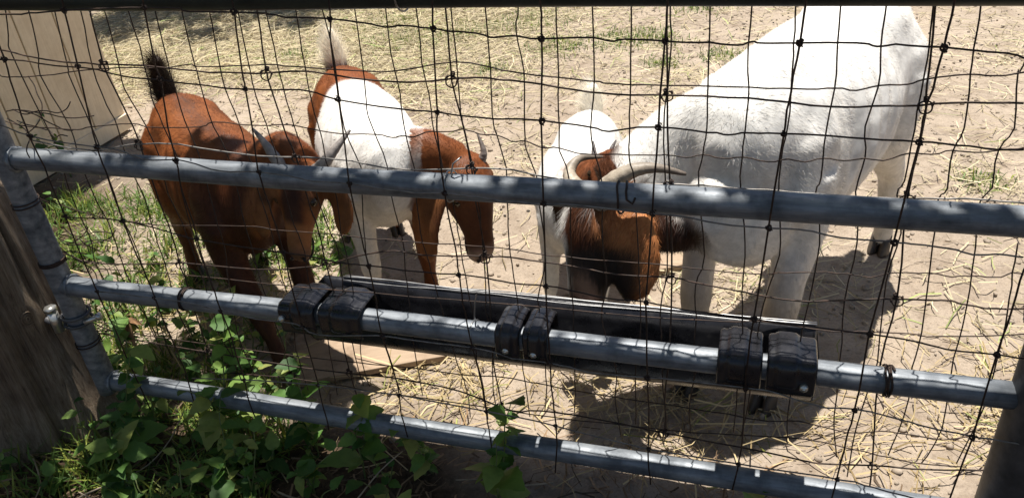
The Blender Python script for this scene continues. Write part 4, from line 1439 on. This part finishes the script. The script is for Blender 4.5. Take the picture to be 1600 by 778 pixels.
def build_straw():
    N = 170000
    x = rng.uniform(-3.6, 3.6, N); y = rng.uniform(0.02, 5.0, N)
    dens = 0.03 + 0.035 * (vnoise(np.stack([x, y, 0 * x], -1), 2.2, 31) > .2)
    far = smoothstep(1.9, 2.5, y + .25 * np.sin(x * 1.7)) * (1 - smoothstep(-.6, .9, x - (y - 2.5) * .1))
    dens = np.maximum(dens, far * .9)
    mid = smoothstep(2.0, 2.6, y) * (.20 - .13 * smoothstep(.3, 1.2, x))
    dens = np.maximum(dens, mid)
    near = np.exp(-(((y - 0.36) / .17) ** 2)) * smoothstep(.25, .7, x) * (1 - smoothstep(2.15, 2.5, x))
    clump = .35 + .65 * smoothstep(-.3, .5, vnoise(np.stack([x, y, 0 * x], -1), 7, 33))
    dens = np.maximum(dens, near * .75 * clump)
    p2 = np.exp(-(((y - .95) / .22) ** 2 + ((x - 1.55) / .35) ** 2)) * .45
    dens = np.maximum(dens, p2)
    for (px, py, rr, am) in ((2.35, 1.75, .16, .6), (.65, 1.75, .22, .3), (2.25, .75, .3, .25), (-.1, .65, .5, .3), (2.9, 3.2, .4, .3), (1.15, 2.6, .3, .35), (.9, 1.9, .2, .25)):
        dens = np.maximum(dens, np.exp(-((x - px) ** 2 + (y - py) ** 2) / rr ** 2) * am)
    keep = rng.uniform(0, 1, N) < dens
    x, y = x[keep], y[keep]
    n = len(x)
    z = ground_height(x, y) + .003 + rng.exponential(.006, n)
    ln = rng.uniform(.03, .15, n) * rng.uniform(.6, 1.25, n)
    nearm = (y < .7)
    ln[nearm] *= 1.25
    farm = (y > 1.9); ln[farm] *= 1.3
    h = rng.uniform(0, 2 * pi, n)
    dark = rng.uniform(0, 1, n)
    c = np.array([.72, .63, .41]) * (1 - dark)[:, None] ** .7 + np.array([.30, .235, .13]) * (1 - (1 - dark) ** .7)[:, None]
    c *= rng.uniform(.6, 1.15, (n, 1))
    c[y < .75] *= np.array([.86, .78, .66])  # straw by the trough more golden, and darkened for trough and goat shade
    green = rng.uniform(0, 1, n) < .05
    c[green] = c[green] * np.array([.62, .85, .45])
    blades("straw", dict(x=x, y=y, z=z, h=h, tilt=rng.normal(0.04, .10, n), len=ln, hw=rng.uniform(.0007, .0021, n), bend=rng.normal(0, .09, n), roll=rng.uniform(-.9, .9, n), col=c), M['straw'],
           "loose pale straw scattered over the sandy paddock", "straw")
    # dry litter under the weeds outside the gate
    n = 5200
    x = rng.uniform(-1.3, 2.4, n); y = rng.uniform(-1.0, .18, n)
    z = ground_height(x, y) + .003 + rng.exponential(.007, n)
    c = np.array([.16, .105, .06]) * rng.uniform(.4, 2.2, (n, 1))
    blades("leaf_litter", dict(x=x, y=y, z=z, h=rng.uniform(0, 2 * pi, n), tilt=rng.normal(.05, .25, n), len=rng.uniform(.015, .09, n), hw=rng.uniform(.0007, .0030, n), bend=rng.normal(0, .15, n), roll=rng.uniform(-1, 1, n), col=c), M['straw'],
           "brown dry stalks and leaf litter under the weeds", "litter")


build_straw()


def build_grit():
    ico = bmesh.new(); bmesh.ops.create_icosphere(ico, subdivisions=1, radius=1)
    bv = np.array([v.co[:] for v in ico.verts]); bf = np.array([[v.index for v in f.verts] for f in ico.faces]); ico.free()

    def scatter(name, n, xr, yr, r0, r1, mat, label, cat, squash=.7, mask=None):
        x = rng.uniform(*xr, n); y = rng.uniform(*yr, n)
        if mask is not None:
            k = mask(x, y); x, y = x[k], y[k]; n = len(x)
        r = r0 + (r1 - r0) * rng.power(.45, n)
        sc = rng.uniform(.7, 1.3, (n, 3)) * r[:, None]; sc[:, 2] *= squash
        V = bv[None] * (1 + rng.normal(0, .12, (n, len(bv), 1))) * sc[:, None, :]
        V += np.stack([x, y, ground_height(x, y) + r * .3], -1)[:, None, :]
        F = (bf[None] + (np.arange(n) * len(bv))[:, None, None]).reshape(-1, 3)
        me = bpy.data.meshes.new(name)
        me.from_pydata(V.reshape(-1, 3).tolist(), [], F.tolist())
        me.polygons.foreach_set("use_smooth", [True] * len(me.polygons))
        tag(link(name, me, mat), label, cat, kind='stuff')
    scatter("soil_clods", 9000, (-2.5, 3.4), (.1, 4.4), .0015, .011, M['pebble'], "small crumbs and clods of dry soil", "soil")
    scatter("goat_droppings", 2600, (-1.4, 3.2), (.2, 4.2), .003, .007, M['dung'], "small dark goat droppings scattered on the sand", "droppings",
            mask=lambda x, y: vnoise(np.stack([x, y, 0 * x], -1), 3.0, 41) > .05)


build_grit()


# ------------------------------------------------------------------ weeds
def leaf_mesh(name, ln, wd, serr=7, fold=.22, droop=.25):
    rows = 8
    V, F = [], []
    for i in range(rows + 1):
        f = i / rows
        w = wd * (sin(pi * min(1, f ** .72)) ** .85) * (1 - .18 * f)
        if 0 < i < rows: w *= 1 + (.09 if i % 2 else -.07)
        zc = -droop * ln * f * f
        for k in (-1, -.5, 0, .5, 1):
            V.append((f * ln, k * w, zc + abs(k) * w * fold + .03 * wd * sin(i * 1.9 + k * 2)))
    for i in range(rows):
        for k in range(4):
            a = i * 5 + k
            F.append((a, a + 1, a + 6, a + 5))
    mb = MB(); mb.add(V, F)
    me = mb.mesh(name); me.materials.append(M['leaf'])
    return me


LEAVES = [leaf_mesh("leaf", .055, .019), leaf_mesh("leaf", .070, .027, droop=.35), leaf_mesh("leaf", .045, .018, fold=.4, droop=.15), leaf_mesh("leaf", .085, .033, fold=.12, droop=.4)]
BIG = leaf_mesh("leaf", .10, .046, fold=.10, droop=.35)


def weed(x, y, h, nst, label, big=1.0, lean=(0, 0), name="weed_plant", group="weeds along the gate", dens=1.0, dead=False):
    t = thing(name, label, "weed", (x, y, gz(x, y)), random.uniform(0, 6.28), group)
    t.rotation_euler = (0, 0, 0)
    for s_ in range(nst):
        a = random.uniform(0, 2 * pi)
        sp = random.uniform(.1, .42)
        hh = h * random.uniform(.6, 1.1)
        pts = [Vector((0, 0, -.01))]
        for i in range(1, 5):
            f = i / 4
            pts.append(Vector((cos(a) * sp * hh * f ** 1.4 + lean[0] * hh * f + random.gauss(0, .006), sin(a) * sp * hh * f ** 1.4 + lean[1] * hh * f + random.gauss(0, .006), hh * f * (1 - .12 * f))))
        sp_ = smooth_path(pts, 3)
        mb = MB(); mb.tube(sp_, [.0026 * (1 - .65 * i / len(sp_)) for i in range(len(sp_))], 5)
        mb.build("stem", M['stem'], t)
        npair = max(2, int(hh / .042 * dens))
        for i in range(npair):
            f = .25 + .75 * (i + random.uniform(0, .5)) / npair
            idx = min(len(sp_) - 1, int(f * (len(sp_) - 1)))
            p = sp_[idx]
            for sg in (0, pi):
                if random.random() < .14: continue
                yawl = a + i * 1.57 + sg + random.gauss(0, .35)
                me = random.choice(LEAVES)
                o = link("leaf", me, None, t, p)
                sc = big * random.uniform(.45, 1.05) * (1.1 - .45 * f)
                o.scale = (sc, sc, sc)
                o.rotation_euler = (random.gauss(0, .35), random.gauss(-.15, .35), yawl)
        o = link("leaf", random.choice(LEAVES), None, t, sp_[-1])
        sc = big * random.uniform(.5, .8)
        o.scale = (sc, sc, sc)
        o.rotation_euler = (0, random.gauss(-.5, .3), random.uniform(0, 6.28))
    return t


def seedling_label(x, y):
    if x < -.75: return "small green seedling beside the shed wall"
    if y < .35: return "small green seedling just behind the bottom rail" if x < -.2 else "small green seedling by the brown goat's foreleg"
    if x < -.3: return "small green seedling on the bare soil left of the brown goat"
    return "small green seedling under the brown goat's belly" if y < .75 else "small green seedling behind the brown goat's hind legs"


def build_weeds():
    where = "leafy green weed in the thicket along the foot of the gate, left half"
    spots = []
    # dense thicket in front of and under the bottom rail on the left, thinning to the right
    r2 = random.Random(11)
    while len(spots) < 52:
        x = r2.uniform(-.55, 1.05); y = r2.uniform(-.36, .10)
        if x > .55 and r2.random() < .75: continue
        if (x + .22) ** 2 + (y + .01) ** 2 < .15 ** 2: continue
        if any((x - a) ** 2 + (y - b) ** 2 < .06 ** 2 for a, b, _ in spots): continue
        h = r2.uniform(.07, .20) * (1.0 if y < -.1 else .9)
        spots.append((x, y, h))
    for (x, y, h) in spots:
        if x < -.12: zone = "at the foot of the wooden post"
        elif y < -.20: zone = "at the bottom edge, lower left corner" if x < .35 else "at the bottom edge, left of the middle"
        elif x < .12: zone = "crowding the foot of the gate upright"
        elif x < .42: zone = "in front of the bottom rail's left end" if y < -.05 else "right under the bottom rail's left end"
        elif x < .72: zone = "in front of the bottom rail, below the trough's left bracket" if y < -.05 else "under the bottom rail, below the trough's left bracket"
        else: zone = "in front of the bottom rail, below the middle bracket"
        size = "low" if h < .12 else "taller" if h > .17 else "leafy"
        weed(x, y, h, r2.choice((1, 2, 2, 3)), size + " green weed " + zone, r2.uniform(.55, .9))
    # looser, sunlit ones just inside the gate between the upright and the brown goat
    r5 = random.Random(17)
    for k in range(26):
        x, y = r5.uniform(-.5, .40), r5.uniform(.05, .42)
        h = r5.uniform(.10, .34)
        size = "low" if h < .16 else "slender" if h < .26 else "tall thin"
        zone = "behind the gate upright" if x < -.1 else "behind the bottom rail's left end" if x < .15 else "beside the brown goat's front hoof"
        weed(x, y, h, r5.choice((1, 1, 2)), size + " sunlit weed " + zone, r5.uniform(.5, .85), dens=.9)
    # taller ones that can be told apart
    weed(.10, -.08, .36, 3, "tall broad-leaved weed in front of the gate upright's foot", 1.05, (.12, -.05))
    weed(.20, -.22, .24, 3, "broad-leaved dark green weed at the bottom left of the picture", 1.25)
    weed(.56, .03, .30, 3, "leafy weed climbing past the bottom rail below the left bracket", 1.15, (-.15, 0))
    weed(.72, -.03, .26, 2, "slender weed with drooping leaves in front of the bottom rail's middle left", 1.2)
    weed(1.065, -.06, .33, 2, "tall weed with long drooping leaves crossing the bottom rail under the middle bracket", 1.3, (-.05, 0))
    weed(.62, -.10, .20, 3, "pale green weed in front of the bottom rail between two taller weeds", .95)
    weed(.40, -.10, .22, 3, "bushy weed in front of the bottom rail's left third", .95)
    weed(.88, .02, .17, 2, "thin weed under the bottom rail below the trough's middle left", .85)
    weed(1.60, .02, .16, 1, "small weed sprig poking above the bottom rail near the right end", .9)
    weed(.33, .03, .42, 2, "tall weed rising past the third rail beside the left end of the trough", 1.25, (.05, 0))
    weed(.46, -.20, .14, 3, "bright green low weed at the lower edge of the picture", 1.2)
    # sparse seedlings inside the paddock by the shed and the brown goat
    r3 = random.Random(5)
    n = 0
    while n < 30:
        x = r3.uniform(-1.25, .25); y = r3.uniform(.12, 1.25)
        weed(x, y, r3.uniform(.05, .13), r3.choice((1, 2)), seedling_label(x, y), r3.uniform(.6, .95), name="seedling", group="seedlings in the paddock", dens=1.2)
        n += 1
    weed(-1.36, 1.30, .30, 2, "weed growing against the shed wall", 1.0, name="weed_plant")
    # a browned leaf cluster by the hinge
    t = thing("dead_leaf_cluster", "withered brown and yellow leaf cluster hanging beside the gate upright", "leaf", (.115, .03, .33))
    for k in range(5):
        o = link("leaf", LEAVES[k % 4].copy(), None, t)
        o.data.materials.clear(); o.data.materials.append(M['dry_leaf'] if k != 1 else M['leaf'])
        o.scale = (.8, .8, .8); o.rotation_euler = (random.uniform(-1, 1), random.uniform(.4, 1.4), random.uniform(0, 6.28))
    mb = MB(); mb.tube(smooth_path([(-.02, -.02, -.33), (.0, -.01, -.15), (0, 0, .0)], 4), .0022, 5)
    mb.build("stem", M['stem'], t)


    # bare runners and twigs lying through the weeds
    r6 = random.Random(21)
    for k in range(16):
        x, y = r6.uniform(-.4, 1.5), r6.uniform(-.3, .05)
        a = r6.uniform(-.6, .6) + (pi if r6.random() < .5 else 0)
        ln = r6.uniform(.15, .38)
        path = [Vector((x, y, gz(x, y) + r6.uniform(.0, .03)))]
        for i in range(5):
            a += r6.gauss(0, .25)
            path.append(path[-1] + Vector((cos(a), sin(a), r6.gauss(.10, .2))) * ln / 5)
            path[-1].z = max(path[-1].z, .012)
        mb = MB(); mb.tube(smooth_path(path, 3), [.0028 - .0001 * i for i in range(16)], 5)
        o = mb.build("dry_twig", M['twig'])
        tag(o, "thin dry twig among the weeds " + ("left of the gate upright" if x < 0 else "below the trough's left bracket" if x < .7 else "below the trough's middle" if x < 1.2 else "below the trough's right bracket"), "twig", "dry twigs among the weeds")


build_weeds()


def build_grass():
    def tuft_set(name, label, centres, per, hgt, spread):
        xs, ys, cs, hs = [], [], [], []
        for (cx, cy, r) in centres:
            m = int(per * (r / spread) ** 1.3)
            q = rng.normal(0, r * .5, (m, 2))
            xs.append(cx + q[:, 0]); ys.append(cy + q[:, 1])
        x = np.concatenate(xs); y = np.concatenate(ys); n = len(x)
        c = np.array([.10, .17, .035]) * rng.uniform(.6, 1.5, (n, 1)) * np.array([1, 1, 1])
        yel = rng.uniform(0, 1, n) < .35
        c[yel] = c[yel] * np.array([2.0, 1.35, 1.2])
        blades(name, dict(x=x, y=y, z=ground_height(x, y) - .003, h=rng.uniform(0, 2 * pi, n), tilt=rng.uniform(.3, 1.35, n), len=hgt * rng.uniform(.5, 1.3, n), hw=rng.uniform(.0012, .003, n), bend=rng.normal(0, .06, n), drop=rng.uniform(0, .3, n), taper=.15, col=c), M['grass'], label, "grass")
    tuft_set("far_grass", "sparse green grass tufts in the straw beyond the goats", [(-.85, 3.65, .3), (-.55, 3.3, .28), (-.3, 3.5, .25), (.1, 3.7, .3), (.42, 3.2, .2), (.75, 3.35, .22), (.95, 3.4, .2), (1.05, 2.95, .12), (2.35, 1.75, .1), (-1.2, 3.0, .15), (.15, 2.75, .12), (.3, 1.35, .06), (1.15, 4.0, .2), (1.35, 3.1, .15)], 420, .05, .25)
    cents = [(rng.uniform(-1.35, .35), rng.uniform(.05, 1.15), rng.uniform(.06, .18)) for _ in range(46)]
    cents2 = [(rng.uniform(-.6, .55), rng.uniform(-.32, .08), rng.uniform(.04, .10)) for _ in range(34)]
    tuft_set("verge_grass", "thin green grass among the weeds outside the gate", cents2, 200, .10, .2)
    tuft_set("near_grass", "thin green grass between the gate and the brown goat", cents, 240, .085, .2)


build_grass()


# ------------------------------------------------------------------ trees outside the picture that shade the gate and the far straw
def build_tree(name, label, base, limbs, clusters, nleaf, trunk_r, leaf_len):
    t = thing(name, label, "tree", base)
    mb = MB()
    B = Vector(base)
    for path, r0, r1 in limbs:
        sp = smooth_path([Vector(p) - B for p in path], 5)
        mb.tube(sp, [r0 + (r1 - r0) * i / (len(sp) - 1) for i in range(len(sp))], 12)
    # twigs to the clusters
    ends = [Vector(path[-1]) - B for path, _, _ in limbs]
    mids = [Vector(path[len(path) // 2]) - B for path, _, _ in limbs]
    for (c, r) in clusters:
        c_ = Vector(c) - B
        src = min(ends + mids, key=lambda e: (e - c_).length)
        mb.tube(smooth_path([src, src.lerp(c_, .5) + Vector((random.gauss(0, .08), random.gauss(0, .08), .06)), c_], 4), [.02, .017, .015, .013, .011, .009, .008, .006, .004], 6)
    mb.build("trunk", M['bark'], t)
    wts = np.array([r ** 2 for c, r in clusters]); wts = wts / wts.sum()
    which = rng.choice(len(clusters), nleaf, p=wts)
    cc = np.array([c for c, r in clusters])[which] - np.array(base)
    rr = np.array([r for c, r in clusters])[which]
    dv = rng.normal(size=(nleaf, 3)); dv /= np.linalg.norm(dv, axis=1)[:, None]
    pos = cc + dv * (rr * rng.uniform(0, 1, nleaf) ** .5)[:, None] * np.array([1, 1, .55])
    ax = rng.normal(size=(nleaf, 3)); ax[:, 2] *= .5; ax /= np.linalg.norm(ax, axis=1)[:, None]
    nn = rng.normal(size=(nleaf, 3)); nn[:, 2] += 1.2
    sd = np.cross(ax, nn); sd /= np.linalg.norm(sd, axis=1)[:, None]
    ln = leaf_len * rng.uniform(.7, 1.25, nleaf); w = ln * .28
    V = np.stack([pos, pos + ax * (ln * .45)[:, None] + sd * w[:, None], pos + ax * ln[:, None], pos + ax * (ln * .45)[:, None] - sd * w[:, None]], 1).reshape(-1, 3)
    F = np.arange(nleaf * 4).reshape(-1, 4)
    me = bpy.data.meshes.new("crown")
    me.from_pydata(V.tolist(), [], F.tolist())
    link("crown", me, M['tree_leaf'], t)


def shade_clusters(regions, seed):
    """crown clusters of leaves above the ground they shade"""
    r4 = random.Random(seed)
    out = []
    for (x0, x1, y0, y1, z0, z1, n, ra, rb) in regions:
        for _ in range(n):
            z = r4.uniform(z0, z1)
            gx, gy = r4.uniform(x0, x1), r4.uniform(y0, y1)
            k = z / -LIGHT.z
            out.append(((gx - LIGHT.x * k, gy - LIGHT.y * k, z), r4.uniform(ra, rb)))
    return out


near_cl = shade_clusters([(-2.6, 3.2, -3.2, -.66, 2.9, 4.4, 58, .20, .34), (.30, 2.9, -.25, -.19, 2.8, 3.6, 48, .08, .13), (-.6, .30, -.42, -.15, 2.8, 3.6, 12, .06, .11),  (-.15, .66, .08, .32, 2.8, 3.6, 9, .08, .14)], 3)
build_tree("shade_tree", "broad leafy tree overhanging the gate, outside the picture", (-1.9, -3.1, 0),
           [([(-1.9, -3.1, -.2), (-1.85, -3.05, .9), (-1.75, -2.95, 2.1), (-1.5, -2.7, 3.0)], .20, .12),
            ([(-1.5, -2.7, 3.0), (-.6, -2.0, 3.5), (.5, -1.2, 3.7), (1.5, -.6, 3.8)], .11, .03),
            ([(-1.5, -2.7, 3.0), (-1.2, -1.6, 3.6), (-.9, -.6, 3.8), (-.6, .2, 3.9)], .10, .03),
            ([(-1.5, -2.7, 3.0), (-.2, -2.4, 3.5), (1.2, -2.2, 3.8), (2.6, -1.8, 3.9)], .10, .03)],
           near_cl, 19000, .2, .085)
far_cl = shade_clusters([(-4.2, -1.5, 3.75, 5.6, 3.0, 4.6, 22, .25, .5), (-3.3, -1.5, 3.35, 4.2, 3.0, 4.0, 16, .16, .30)], 9)
build_tree("paddock_tree", "leafy tree standing in the paddock behind the shed, outside the picture", (-3.6, 6.4, 0),
           [([(-3.6, 6.4, -.2), (-3.55, 6.35, 1.2), (-3.4, 6.2, 2.4), (-3.2, 5.9, 3.3)], .20, .11),
            ([(-3.2, 5.9, 3.3), (-2.7, 5.6, 3.8), (-2.2, 5.3, 4.1)], .09, .03),
            ([(-3.2, 5.9, 3.3), (-3.5, 5.5, 3.8), (-3.7, 5.1, 4.1)], .09, .03)],
           far_cl, 11000, .2, .085)
